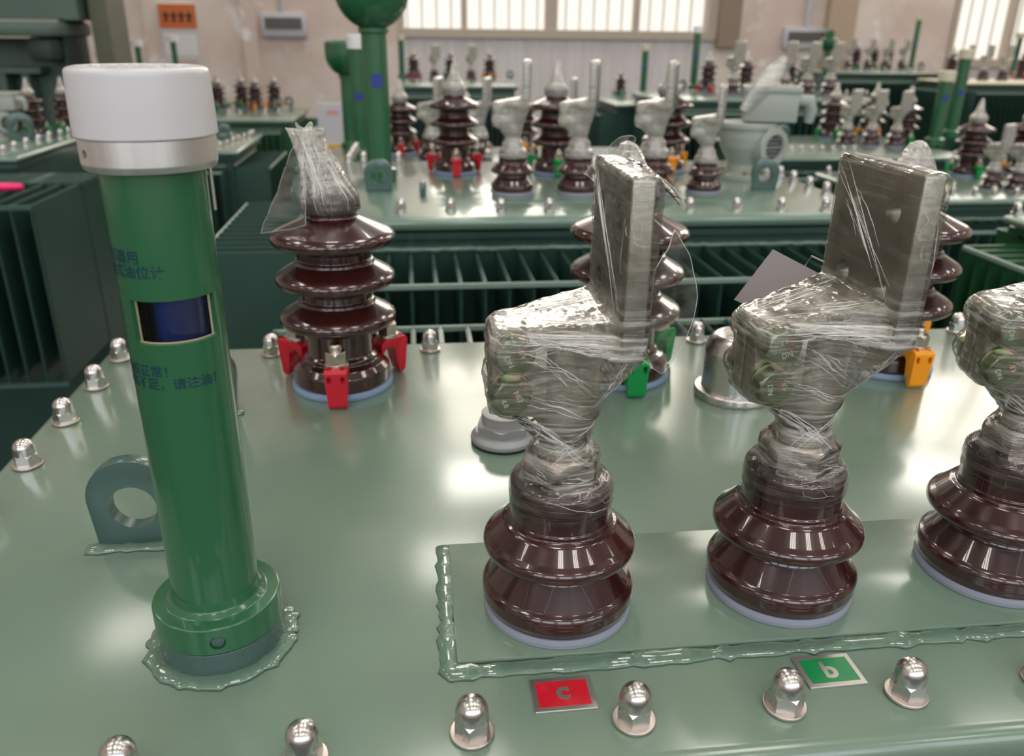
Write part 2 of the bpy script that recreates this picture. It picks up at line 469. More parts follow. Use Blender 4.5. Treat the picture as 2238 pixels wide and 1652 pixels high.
# tall factory windows: frame, mullions, translucent corrugated panes
for n, (a, b, c, d) in enumerate(WIN):
    bm = bmesh.new()
    y0, y1 = WY1 - 0.03, WY1 + 0.10
    t = 0.055
    box(bm, a, b, y0 - 0.02, y1, c, c + 0.10); box(bm, a, b, y0, y1, d - t, d)
    k = 0
    nm = max(2, round((b - a) / 1.07)); step = 1.075
    x = a
    ms = []
    x = 0.69 - 1.075 + n * 7.2
    while x < b:
        if x > a + 0.1: ms.append(x)
        x += step
    for q, x in enumerate([a + t / 2] + ms + [b - t / 2]):
        hw = (0.075 if q in (2, 4) else 0.035)
        box(bm, x - hw, x + hw, y0, y1, c, d)
    for z in (1.75, 2.9): box(bm, a, b, y0, y1, z - 0.05, z + 0.05)
    wo = structure('window_%d' % (n + 1), bm, 'frame')
    bm = bmesh.new()                                   # ribbed translucent sheet behind the frame
    nx = int((b - a) / 0.02)
    z0 = c
    for zz0, zz1, mi in ((c, 1.75, 0), (1.75, d, 1)):
        lo, hi = [], []
        for i in range(nx + 1):
            x = a + (b - a) * i / nx
            y = WY1 + 0.12 + (0.02 if (i // 5) % 2 else 0.0)
            lo.append(bm.verts.new((x, y, zz0))); hi.append(bm.verts.new((x, y, zz1)))
        for i in range(nx): bm.faces.new((lo[i], lo[i + 1], hi[i + 1], hi[i])).material_index = mi
    structure('pane', bm, ['window', 'windowhigh'], parent=wo)
    bm = bmesh.new()                                   # thin upright ribs of the sheet and its seam
    x = a + 0.09
    while x < b:
        box(bm, x, x + 0.022, WY1 + 0.085, WY1 + 0.10, c, d); x += 0.178
    structure('pane_rib', bm, 'paper', parent=wo)
# rear windows (behind the photographer)
bm = bmesh.new()
for x in (-6, -3.4, -0.8, 1.8, 4.4, 7.0): box(bm, x, x + 2.0, WY0 - 0.001, WY0 + 0.02, 1.2, 4.4, 0)
structure('window_3', bm, 'windowrear')
# roof lights: framed panes in rows
k = 0
SKY = []
for yy in (2.6, -0.4, -3.6):
    for xx in (-5.6, -3.3, -0.3, 1.95, 4.5, 7.4, 10.4):
        SKY.append((xx, yy))
SKY = [(x, y, 0.40, 0.62) for x, y in SKY]
SKY += [(0.42, 9.6, 0.62, 1.05), (-0.2, 6.5, 0.40, 0.62), (1.9, 5.4, 0.40, 0.62), (4.6, 5.9, 0.40, 0.70), (7.4, 5.6, 0.40, 0.62), (10.4, 5.6, 0.40, 0.62), (-3.7, 5.9, 0.40, 0.5), (8.0, 9.7, 0.95, 1.0), (-4.6, 9.9, 0.8, 0.5)]  # last pane is added to brighten the reflection on the cover's left
bm = bmesh.new(); bf = bmesh.new()
for xx, yy, hw, hl in SKY:
    v = [bm.verts.new(p) for p in ((xx - hw, yy - hl, CZ + 0.05), (xx - hw, yy + hl, CZ + 0.05), (xx + hw, yy + hl, CZ + 0.05), (xx + hw, yy - hl, CZ + 0.05))]
    bm.faces.new(v).material_index = 1 if yy > 9.55 else 0
    for q in (-1, 1):
        box(bf, xx + q * hw - 0.03, xx + q * hw + 0.03, yy - hl, yy + hl, CZ - 0.02, CZ + 0.06)
        box(bf, xx - hw, xx + hw, yy + q * hl - 0.03, yy + q * hl + 0.03, CZ - 0.02, CZ + 0.06)
    for q in (-hw / 3, hw / 3): box(bf, xx + q - 0.02, xx + q + 0.02, yy - hl, yy + hl, CZ - 0.01, CZ + 0.045)
so = structure('window_4', bf, 'skyframe')
structure('pane', bm, ['skylight', 'skylightfar'], parent=so)
# piers on the far wall
slab('trim_1', 'brown', 3.88, 4.16, WY1 - 0.10, WY1, 0.26, CZ)
slab('trim_2', 'pier', 5.30, 5.66, WY1 - 0.14, WY1, FZ, CZ)
slab('trim_3', 'plaster', -1.95, -1.78, WY1 - 0.06, WY1, FZ, CZ)
slab('trim_4', 'plaster', -3.06, -2.38, WY1 - 0.05, WY1, FZ, CZ)

# ================================================================== SMALL HARDWARE
def nut_meshes(seg=40):
    bm = bmesh.new(); lathe(bm, fillet([(0.0, 0), (0.0132, 0, 0), (0.0136, 0.0004, 0.0003), (0.0136, 0.0022, 0.0006), (0.0105, 0.0024), (0, 0.0024)]), seg)
    wa = finish(bm, 'washer', 'washer')
    bm = bmesh.new()
    hexnut(bm, 0.0112, 0.0024, 0.0135)
    pts = [(0.0099, 0.0125)] + [(0.0099 * cos(a), 0.0178 + 0.0103 * sin(a)) for a in [i * pi / 2 / 10 for i in range(10)]] + [(0, 0.0281)]
    lathe(bm, pts, seg)
    nu = finish(bm, 'nut', 'steel', 30)
    return wa, nu
WASHER, DOMENUT = nut_meshes()
def cap_nut(loc, label, rz=0.0, group='dome nuts along the rim of the front transformer'):
    t = empty('cap_nut', loc, label, 'nut', group, rz)
    obj('washer', WASHER, t); obj('dome_nut', DOMENUT, t)
    return t

# ================================================================== BUSHINGS
def rim(R_, zc, t, a0=-95, a1=62):
    """rounded edge of a shed, from its underside to its top"""
    return [(R_ - t + t * cos(rad(a)), zc + t * sin(rad(a))) for a in [a0 + (a1 - a0) * i / 11 for i in range(12)]]
def lv_profile():
    return (fillet([(0.0, 0.0065), (0.0520, 0.0065, 0.001), (0.0545, 0.0125, 0.004), (0.0545, 0.0170)]) + rim(0.0547, 0.0190, 0.0065, 0, 50)
            + fillet([(0.0505, 0.0252), (0.0378, 0.0420, 0.005), (0.0385, 0.0470, 0.002), (0.0440, 0.0488)]) + rim(0.0540, 0.0553, 0.0062, -98, 52)
            + fillet([(0.0490, 0.0622), (0.0400, 0.0718, 0.006), (0.0364, 0.0735, 0.002), (0.0362, 0.0765, 0.0012), (0.0352, 0.0775, 0.0012), (0.0352, 0.1030, 0.003), (0.0300, 0.1055, 0.002), (0.0, 0.1055)]))
def hv_profile():
    return (fillet([(0.0, 0.007), (0.0550, 0.007, 0.001), (0.0562, 0.010, 0.002), (0.0562, 0.0235, 0.004), (0.0500, 0.0310, 0.004), (0.0425, 0.0350, 0.003), (0.0435, 0.0385, 0.003), (0.0385, 0.0430, 0.004), (0.0382, 0.0700, 0.005), (0.0500, 0.0770)])
            + rim(0.0668, 0.0850, 0.0070, -105, 58) + fillet([(0.0600, 0.0935), (0.0430, 0.1030, 0.004), (0.0425, 0.1060, 0.002), (0.0395, 0.1075, 0.002), (0.0400, 0.1165, 0.004), (0.0520, 0.1235)])
            + rim(0.0675, 0.1315, 0.0070, -105, 58) + fillet([(0.0605, 0.1402), (0.0444, 0.1497, 0.004), (0.0440, 0.1527, 0.002), (0.0412, 0.1542, 0.002), (0.0412, 0.1635, 0.004), (0.0530, 0.1695)])
            + rim(0.0690, 0.1778, 0.0070, -105, 62) + fillet([(0.0630, 0.1857), (0.0340, 0.1985, 0.005), (0.0285, 0.2010, 0.003), (0.0282, 0.2060, 0.003), (0.0305, 0.2085, 0.004), (0.0312, 0.2120, 0.003), (0.0305, 0.2215, 0.006), (0.0230, 0.2285, 0.006), (0.0, 0.2295)]))
def lathe_mesh(name, pts, m, seg=72, smooth=40):
    bm = bmesh.new(); lathe(bm, pts, seg); return finish(bm, name, m, smooth)

LV_PORC = lathe_mesh('porcelain', lv_profile(), 'porcelain', 96)
LV_GASK = lathe_mesh('gasket', fillet([(0, 0), (0.0535, 0, 0), (0.0538, 0.003, 0.001), (0.0532, 0.0066, 0.0005), (0, 0.0066)]), 'gasket', 96)
HV_PORC = lathe_mesh('porcelain', hv_profile(), 'porcelain', 96)
HV_GASK = lathe_mesh('gasket', fillet([(0, 0), (0.0588, 0, 0), (0.0592, 0.003, 0.001), (0.0582, 0.0071, 0.0005), (0, 0.0071)]), 'gasketblue', 96)
bm = bmesh.new(); hexnut(bm, 0.0272, 0.1055, 0.1225, a0=rad(8)); lathe(bm, fillet([(0.0, 0.122), (0.020, 0.122, 0), (0.020, 0.1245, 0.0005), (0, 0.1245)]), 32)
LV_NUT = finish(bm, 'lock_nut', 'zinc', 30)
bm = bmesh.new()
pts = []
for i in range(30): pts += [(0.0163, 0.120 + i * 0.0011), (0.0152, 0.12055 + i * 0.0011)]
lathe(bm, pts + [(0.0152, 0.153)], 40)
LV_STUD = finish(bm, 'threaded_stud', 'tinned', 30)

# ---- flag terminal: split sleeve with two bolted ears, an arm, and an upright drilled pad
PW, PT, PX, PZ0, PZ1 = 0.0475, 0.014, 0.024, 0.207, 0.3135
def terminal_mesh():
    bm = bmesh.new()
    lathe(bm, fillet([(0.0, 0.150), (0.0205, 0.150, 0), (0.0225, 0.153, 0.002), (0.0225, 0.212, 0.002), (0, 0.213)]), 40)
    for s in (-1, 1):                       # the two ears of the split clamp
        n0 = len(bm.verts)
        b2 = bmesh.new()
        ya, yb = (0.0012, 0.0165) if s > 0 else (-0.0165, -0.0012)
        poly = fillet([(-0.0500, 0.190), (-0.0500, 0.163, 0.006), (-0.046, 0.160, 0.003), (-0.008, 0.156), (-0.008, 0.2145), (-0.040, 0.2165), (-0.0500, 0.2125, 0.006), (-0.0500, 0.190)])[:-1]
        prism(b2, poly, ya, yb); bmesh.ops.recalc_face_normals(b2, faces=b2.faces)
        bevel(b2, 0.0012, 2)
        me = bpy.data.meshes.new('t'); b2.to_mesh(me); b2.free(); bm.from_mesh(me)
    b2 = bmesh.new()                        # the arm, widening to the pad
    zs = (0.2050, 0.2165)
    out = [(-0.044, -0.0165), (-0.010, -0.0225), (PX + 0.004, -PW), (PX + 0.004, PW), (-0.010, 0.0225), (-0.044, 0.0165)]
    A = [b2.verts.new((x, y, zs[0] + (0.002 if x > 0 else 0))) for x, y in out]
    Bv = [b2.verts.new((x, y, zs[1] + (0.006 if x > 0 else 0))) for x, y in out]
    b2.faces.new(list(reversed(A))); b2.faces.new(Bv)
    for i in range(6): b2.faces.new((A[i], A[(i + 1) % 6], Bv[(i + 1) % 6], Bv[i]))
    bmesh.ops.recalc_face_normals(b2, faces=b2.faces); bevel(b2, 0.0018, 2)
    me = bpy.data.meshes.new('t'); b2.to_mesh(me); b2.free(); bm.from_mesh(me)
    body = finish(bm, 'terminal_clamp', 'tinned', 32)
    bm = bmesh.new(); box(bm, PX, PX + PT, -PW, PW, PZ0, PZ1); bevel(bm, 0.0016, 3)
    pad = finish(bm, 'terminal_pad', 'pad', 32)
    cs = []
    for y in (-0.0225, 0.0225):
        for z in (0.2390, 0.2880):
            b2 = bmesh.new(); lathe(b2, [(0.0078, -0.02), (0.0078, 0.02)], 40, close_bottom=True)
            xform(b2, Matrix.Translation((PX + PT / 2, y, z)) @ Matrix.Rotation(pi / 2, 4, 'Y'))
            bmesh.ops.recalc_face_normals(b2, faces=b2.faces)
            m2 = bpy.data.meshes.new('c'); b2.to_mesh(m2); b2.free(); cs.append(m2)
    pad = cut(pad, cs)
    return body, pad
TERM, TPAD = terminal_mesh()

def bolt_mesh(a0):
    """hex bolt through the ears: head towards -y (with DN 4.8 stamped), nut at +y; also spring washers"""
    bm = bmesh.new()
    hexnut(bm, 0.0126, 0.0195, 0.0290, 0, a0=a0)
    lathe(bm, fillet([(0, 0.0168), (0.0140, 0.0168, 0), (0.0140, 0.0195, 0.0006), (0, 0.0195)]), 32)
    lathe(bm, [(0.0062, -0.034), (0.0062, 0.0168)], 20, close_bottom=True)
    b2 = bmesh.new(); hexnut(b2, 0.0126, 0.0168, 0.0275, 0, a0=a0 + 0.4)
    xform(b2, Matrix.Rotation(pi, 4, 'X'))
    me = bpy.data.meshes.new('t'); b2.to_mesh(me); b2.free(); bm.from_mesh(me)
    for body, cx, cy, rot, sz in (('DN', 0.0, -0.0048, 0.0, 0.0052), ('4.8', 0.0, 0.0050, pi, 0.0048)):
        tm = text_mesh(body, sz, 0.00015, 'CENTER')
        tm.transform(Matrix.Translation((0, 0, 0.0291)) @ Matrix.Rotation(a0, 4, 'Z') @ Matrix.Translation((cx, cy, 0)) @ Matrix.Rotation(rot, 4, 'Z'))
        n = len(bm.faces); bm.from_mesh(tm); bm.faces.ensure_lookup_table()
        for f in bm.faces[n:]: f.material_index = 1
    xform(bm, Matrix.Rotation(pi / 2, 4, 'X'))
    return finish(bm, 'clamp_bolt', ['chromate', 'engraved'], 30)
BOLTS = [bolt_mesh(a) for a in (rad(-62), rad(118), rad(20), rad(-80))]
BOLTPOS = ((-0.0365, 0.2035), (-0.0385, 0.1760))

def hull(bm, pts):
    vs = [bm.verts.new(p) for p in pts]
    r = bmesh.ops.convex_hull(bm, input=vs)
    junk = [g for g in r['geom_interior'] + r['geom_unused'] if isinstance(g, bmesh.types.BMVert)]
    if junk: bmesh.ops.delete(bm, geom=list(set(junk)), context='VERTS')
def circ(r, z, n=20, cx=0, cy=0): return [(cx + r * cos(2 * pi * k / n), cy + r * sin(2 * pi * k / n), z) for k in range(n)]
def rect(x0, x1, y0, y1, z): return [(x0, y0, z), (x1, y0, z), (x1, y1, z), (x0, y1, z)]
def wrap_mesh(seed, vox=0.0022, mat_='film', nutrot=0.0, amp=1.0):
    """cling film drawn tight over the nut, clamp and pad of a flag terminal"""
    rnd = random.Random(seed)
    j = lambda a: rnd.uniform(-a, a)
    parts = []
    def H(*groups):
        bm = bmesh.new(); hull(bm, [p for g in groups for p in g])
        bmesh.ops.recalc_face_normals(bm, faces=bm.faces)
        me = bpy.data.meshes.new('h'); bm.to_mesh(me); bm.free(); parts.append(me)
    hexp = lambda r, z: [(r * cos(rad(8) + nutrot + k * pi / 3), r * sin(rad(8) + nutrot + k * pi / 3), z) for k in range(6)]
    H(circ(0.0358, 0.0840), circ(0.0360, 0.1010), circ(0.0335, 0.1055))
    H(circ(0.0345, 0.1040), hexp(0.0285, 0.1090)); H(hexp(0.0282, 0.106), hexp(0.0282, 0.1235))
    H(hexp(0.0278, 0.122), circ(0.0182, 0.133)); H(circ(0.0182, 0.129), circ(0.0185, 0.153))
    H(circ(0.0182, 0.136 + j(.003)), circ(0.0236, 0.157), [(-0.040, -0.014, 0.163), (-0.042, 0.012, 0.163)])
    H(circ(0.0238, 0.154), circ(0.0242, 0.2145), rect(-0.0512, -0.02, -0.0178, 0.0178, 0.162), rect(-0.0512, -0.02, -0.0178, 0.0178, 0.2140))
    for bx_, bz_ in BOLTPOS:                  # the film tents out over each bolt head and nut
        for sy in (-1, 1):
            head = [(bx_ + 0.0133 * cos(k * pi / 6), sy * 0.0298, bz_ + 0.0133 * sin(k * pi / 6)) for k in range(12)]
            foot = [(bx_ + 0.0150 * cos(k * pi / 6), sy * 0.0180, bz_ + 0.0150 * sin(k * pi / 6)) for k in range(12)]
            H(head, foot, [(-0.004 + j(.004), sy * 0.0215, bz_ + 0.006), (0.002 + j(.004), sy * 0.0225, bz_ - 0.008)])
    H(rect(-0.0505, -0.018, -0.0185, 0.0185, 0.2172), rect(PX - .002, PX + PT + .001, -PW - .001, PW + .001, 0.2060), rect(PX - .002, PX + .002, -PW + .008, PW - .002, 0.231 + j(.004)))
    H(circ(0.0240, 0.164), rect(PX + .004, PX + PT + .0015, -PW + .004, PW - .006, 0.2055), circ(0.0240, 0.208))
    H(rect(PX - .0009, PX + PT + .0010, -PW - .0010, PW + .0010, PZ0), rect(PX - .0009, PX + PT + .0010, -PW - .0010, PW + .0010, PZ1 + .0009),
      [(PX + PT + .006, -PW + .002, PZ1 - .006), (PX + PT + .005, PW * .3, PZ1 - .001)])
    bm = bmesh.new()
    for me in parts: bm.from_mesh(me)
    me = bpy.data.meshes.new('w'); bm.to_mesh(me); bm.free()
    me = eval_mesh(me, [('REMESH', dict(mode='VOXEL', voxel_size=vox, use_smooth_shade=True)), ('SMOOTH', dict(factor=0.5, iterations=3))])
    off = Vector((seed * 3.1, seed * 1.7, 0))
    for v in me.vertices:
        n = v.normal
        p = v.co
        s1 = abs(noise.noise((Vector((p.x * 1.0, p.y * 1.0, p.z * 2.6)) * 55) + off))
        s2 = abs(noise.noise((Vector((p.x + p.z * 0.6, p.y, p.z - p.x * 0.6)) * 120) + off))
        lim = 0.35 if (PX - .004 < p.x and p.z > 0.235) else 1.0
        v.co = p + n * (0.0004 + amp * lim * (0.0016 * (0.35 - s1) + 0.0005 * (0.3 - s2)))
    me.name = 'plastic_wrap'
    me.materials.clear(); me.materials.append(MT[mat_])
    for p in me.polygons: p.use_smooth = True
    return me
from mathutils.bvhtree import BVHTree
def creases(me, specs, seed):
    """pull lines and folds of the film: thin strands laid along the wrap's surface"""
    rnd = random.Random(seed)
    bvh = BVHTree.FromPolygons([v.co.copy() for v in me.vertices], [tuple(p.vertices) for p in me.polygons])
    bm = bmesh.new(); bm.from_mesh(me)
    n0 = len(bm.faces)
    for a, b, n, jit, rmax in specs:
        for i in range(n):
            J = lambda: Vector((rnd.uniform(-jit, jit), rnd.uniform(-jit, jit), rnd.uniform(-jit, jit)))
            p0, p1 = Vector(a) + J(), Vector(b) + J()
            if rnd.random() < 0.6:
                f0 = rnd.uniform(0, 0.5); f1 = f0 + rnd.uniform(0.25, 0.5)
                p0, p1 = p0.lerp(p1, f0), p0.lerp(p1, f1)
            pts, rs = [], []
            m_ = 12
            r = rnd.uniform(0.25, 1.0) * rmax
            bow = J() * 0.35
            for k in range(m_ + 1):
                f = k / m_
                q = p0.lerp(p1, f) + bow * sin(pi * f)
                loc, nor, idx, dist = bvh.find_nearest(q)
                if loc is None or dist > 0.02: continue
                pts.append(loc + nor * 0.0001); rs.append(max(0.00006, r * sin(pi * min(0.97, max(0.03, f)))))
            if len(pts) > 4: tube(bm, pts, rs, 5, 1)
    me2 = bpy.data.meshes.new('plastic_wrap'); bm.to_mesh(me2); bm.free()
    for m_ in me.materials: me2.materials.append(m_)
    me2.materials.append(MT['crease'])
    for p in me2.polygons: p.use_smooth = True
    return me2
def lv_creases(seed):
    y = PW
    return [((PX, -0.046, 0.216), (-0.050, -0.019, 0.214), 16, 0.008, 0.00026), ((PX, 0.020, 0.226), (-0.048, 0.004, 0.2175), 14, 0.010, 0.00028),
            ((-0.030, -0.030, 0.205), (0.020, -0.018, 0.178), 11, 0.006, 0.00022), ((-0.030, -0.030, 0.178), (0.020, -0.018, 0.160), 9, 0.006, 0.00022),
            ((PX, -0.046, 0.212), (-0.036, -0.030, 0.208), 9, 0.005, 0.00026),
            ((PX + PT, -0.044, 0.220), (0.016, -0.018, 0.168), 6, 0.006, 0.00026), ((-0.034, -0.014, 0.160), (0.014, -0.020, 0.124), 14, 0.006, 0.00024),
            ((0.020, -0.014, 0.152), (-0.018, -0.020, 0.124), 6, 0.006, 0.00022), ((-0.026, -0.012, 0.118), (0.024, -0.018, 0.110), 7, 0.006, 0.00022),
            ((-0.020, -0.030, 0.103), (0.030, -0.020, 0.092), 4, 0.006, 0.00016),
            ((PX - .001, y - .004, 0.309), (PX - .001, -y + .012, 0.235), 8, 0.010, 0.00026), ((PX - .001, y - .008, 0.302), (PX - .001, -0.014, 0.250), 3, 0.0014, 0.0006),
            ((PX + .003, -y - .001, 0.290), (PX + PT, -y - .001, 0.262), 5, 0.010, 0.00018), ((PX + .002, y - .01, 0.3145), (PX + .010, -y + .01, 0.3145), 8, 0.006, 0.00024),
            ((PX - .001, -y + .02, 0.222), (-0.02, -0.018, 0.2175), 10, 0.008, 0.00026)]
def flap_mesh(name, pts_fn, nu=16, nv=20, m='filmflap', amp=0.001, seed=0):
    """a loose sheet of film: pts_fn(u, v) gives a point; a little crumple is added"""
    bm = bmesh.new()
    g = []
    for i in range(nu + 1):
        row = []
        for k in range(nv + 1):
            p = Vector(pts_fn(i / nu, k / nv))
            d = Vector((noise.noise(p * 70 + Vector((seed, 0, 0))), noise.noise(p * 70 + Vector((0, seed + 9, 0))), noise.noise(p * 70 + Vector((0, 0, seed + 5)))))
            row.append(bm.verts.new(p + d * amp))
        g.append(row)
    for i in range(nu):
        for k in range(nv):
            bm.faces.new((g[i][k], g[i + 1][k], g[i + 1][k + 1], g[i][k + 1]))
    rim = [g[i][0] for i in range(nu + 1)], [g[i][nv] for i in range(nu + 1)], g[0], g[nu]
    rim = [[v.co.copy() for v in r] for r in rim]
    for r in rim: tube(bm, r, 0.00019, 5, 1)               # pale strand paints in the light caught by the cut edge
    return finish(bm, name, [m, 'crease'], 180)
WRAPS = [creases(w_, lv_creases(k_), k_ + 20) for k_, w_ in enumerate((wrap_mesh(1, nutrot=rad(4)), wrap_mesh(2, nutrot=rad(22)), wrap_mesh(3, 0.0026, nutrot=rad(40))))]
WRAPFAR = wrap_mesh(4, 0.0042, 'filmfar', 0.0, 0.6)

def lv_bushing(loc, label, wrap=None, group=None, rz=0.0, bolts=(0, 1), scale=1.0, nutrot=0.0):
    t = empty('low_voltage_bushing', loc, label, 'bushing', group, rz)
    t.scale = (scale,) * 3
    obj('gasket', LV_GASK, t); obj('porcelain', LV_PORC, t)
    obj('lock_nut', LV_NUT, t, rot=(0, 0, nutrot)); obj('threaded_stud', LV_STUD, t)
    c = obj('terminal_clamp', TERM, t)
    obj('terminal_pad', TPAD, c)
    for k, (x, z) in zip(bolts, BOLTPOS): obj('clamp_bolt', BOLTS[k], c, loc=(x, 0, z))
    obj('plastic_wrap', wrap or WRAPFAR, t)
    return t

# ---- hold-down claw of the high-voltage bushing
def claw_mesh(m):
    bm = bmesh.new()
    poly = fillet([(0.0475, 0.0310, 0.001), (0.0475, 0.0400, 0.004), (0.0540, 0.0465, 0.004), (0.0800, 0.0480, 0.0030), (0.0830, 0.0440, 0.0020), (0.0800, 0.0040, 0.003), (0.0775, 0.0005, 0.001),
                   (0.0725, 0.0005, 0.002), (0.0690, 0.0120, 0.004), (0.0665, 0.0310, 0.006), (0.0600, 0.0365, 0.004), (0.0530, 0.0330, 0.003), (0.0500, 0.0290, 0.001), (0.0475, 0.0310, 0.001)])[:-1]
    hw = 0.0125
    fs = prism(bm, poly, -hw, hw)
    bmesh.ops.recalc_face_normals(bm, faces=bm.faces)
    bmesh.ops.triangulate(bm, faces=fs[:2], ngon_method='EAR_CLIP')
    for v in bm.verts:                                  # narrower foot
        if v.co.z < 0.02: v.co.y *= 0.84
    bevel(bm, 0.0011, 2, ang=50)
    me = finish(bm, 'hold_down_claw', m, 35)
    cs = []
    for s in (-1, 1):                                   # two core holes behind the rim
        b2 = bmesh.new(); box(b2, 0.0735, 0.0795, s * 0.0075 - 0.0024, s * 0.0075 + 0.0024, 0.034, 0.06)
        m2 = bpy.data.meshes.new('c'); b2.to_mesh(m2); b2.free(); cs.append(m2)
        b2 = bmesh.new(); box(b2, 0.079, 0.09, s * 0.0075 - 0.0022, s * 0.0075 + 0.0022, 0.0325, 0.0405)
        m2 = bpy.data.meshes.new('c'); b2.to_mesh(m2); b2.free(); cs.append(m2)
    return cut(me, cs)
CLAW = {c: claw_mesh(c) for c in ('red', 'green', 'orange')}
bm = bmesh.new()
hexnut(bm, 0.0124, 0.0505, 0.0640)
lathe(bm, fillet([(0, 0.047), (0.0132, 0.047, 0), (0.0132, 0.0505, 0.0006), (0, 0.0505)]), 28)
lathe(bm, fillet([(0.0070, 0.055), (0.0070, 0.0700, 0.001), (0.0055, 0.0720), (0, 0.0720)]), 20)
CLAWNUT = finish(bm, 'claw_nut', 'zinc', 30)
HV_STUD = lathe_mesh('terminal_stud', fillet([(0.012, 0.228), (0.012, 0.236, 0.001), (0.0065, 0.238), (0.0065, 0.262, 0.001), (0.0, 0.263)]), 'zinc', 24)
def bag_mesh(seed, rings, m='filmbag', amp=1.0, seg=56, fold=9):
    """crumpled bag gathered around the stud: rings of (x, y, z, radius, pleat depth)"""
    bm = bmesh.new(); R_ = []
    nsub = 5
    full = []
    for a, b in zip(rings, rings[1:]):
        for i in range(nsub): full.append([p + (q - p) * i / nsub for p, q in zip(a, b)])
    full.append(list(rings[-1]))
    for j, (x, y, z, r, d) in enumerate(full):
        row = []
        for k in range(seg):
            a = 2 * pi * k / seg
            pl = sin(a * fold + seed + z * 40) * 0.5 + noise.noise(Vector((cos(a) * 2.2, sin(a) * 2.2, z * 30 + seed)))
            rr = r * (1 + d * pl * amp)
            row.append(bm.verts.new((x + rr * cos(a), y + rr * sin(a), z + r * d * 0.4 * noise.noise(Vector((cos(a), sin(a), seed + j * .3))))))
        R_.append(row)
    for A, B in zip(R_, R_[1:]):
        for k in range(seg):
            k2 = (k + 1) % seg
            bm.faces.new((A[k], A[k2], B[k2], B[k]))
    return finish(bm, 'plastic_bag', m, 180)
BAG_A = bag_mesh(1, [(0, 0, .2065, .0305, .02), (0, 0, .210, .0330, .03), (0, 0, .2225, .0325, .03), (-.002, 0, .231, .0290, .07), (-.005, 0, .242, .0235, .12), (-.009, 0, .256, .0205, .16), (-.014, 0, .270, .0180, .20), (-.019, 0, .284, .0150, .28), (-.021, 0, .2940, .0170, .42)])
BAG_A = creases(BAG_A, [((-0.028, -0.020, 0.212), (-0.026, -0.014, 0.292), 16, 0.008, 0.0004), ((-0.005, -0.033, 0.212), (-0.020, -0.016, 0.290), 26, 0.010, 0.0004),
                        ((0.026, -0.020, 0.215), (-0.010, -0.012, 0.285), 18, 0.008, 0.0004), ((-0.030, -0.012, 0.225), (0.02, -0.02, 0.236), 10, 0.010, 0.0003)], 77)
BAG_FAR = bag_mesh(3, [(0, 0, .206, .0310, .02), (0, 0, .222, .0330, .04), (0, 0, .231, .0290, .08), (0, 0, .243, .0190, .12), (.001, 0, .262, .0125, .2), (.001, 0, .282, .0085, .3), (.002, 0, .296, .0030, .3)], 'filmfar', seg=28, fold=5)
BAG_B = bag_mesh(5, [(0, 0, .2065, .0310, .02), (0, 0, .222, .0330, .03), (-.002, 0, .231, .0290, .06), (-.004, 0, .243, .0235, .08), (-.006, 0, .257, .0190, .1), (-.007, 0, .269, .0140, .12), (-.008, 0, .277, .0085, .15), (-.008, 0, .2805, .0020, .2)])
def hv_bushing(loc, label, color, bag=None, group=None, rz=0.0, scale=1.0, a0=0.0):
    t = empty('high_voltage_bushing', loc, label, 'bushing', group, rz)
    t.scale = (scale,) * 3
    obj('gasket', HV_GASK, t); obj('porcelain', HV_PORC, t); obj('terminal_stud', HV_STUD, t)
    for a in (-90, 30, 150):
        c = obj('hold_down_claw', CLAW[color], t, rot=(0, 0, rad(a + a0)))
        c['label'] = color + ' plastic hold-down claw'
        obj('claw_nut', CLAWNUT, c, loc=(0.0625, 0, 0))
    obj('plastic_bag', bag or BAG_FAR, t)
    return t

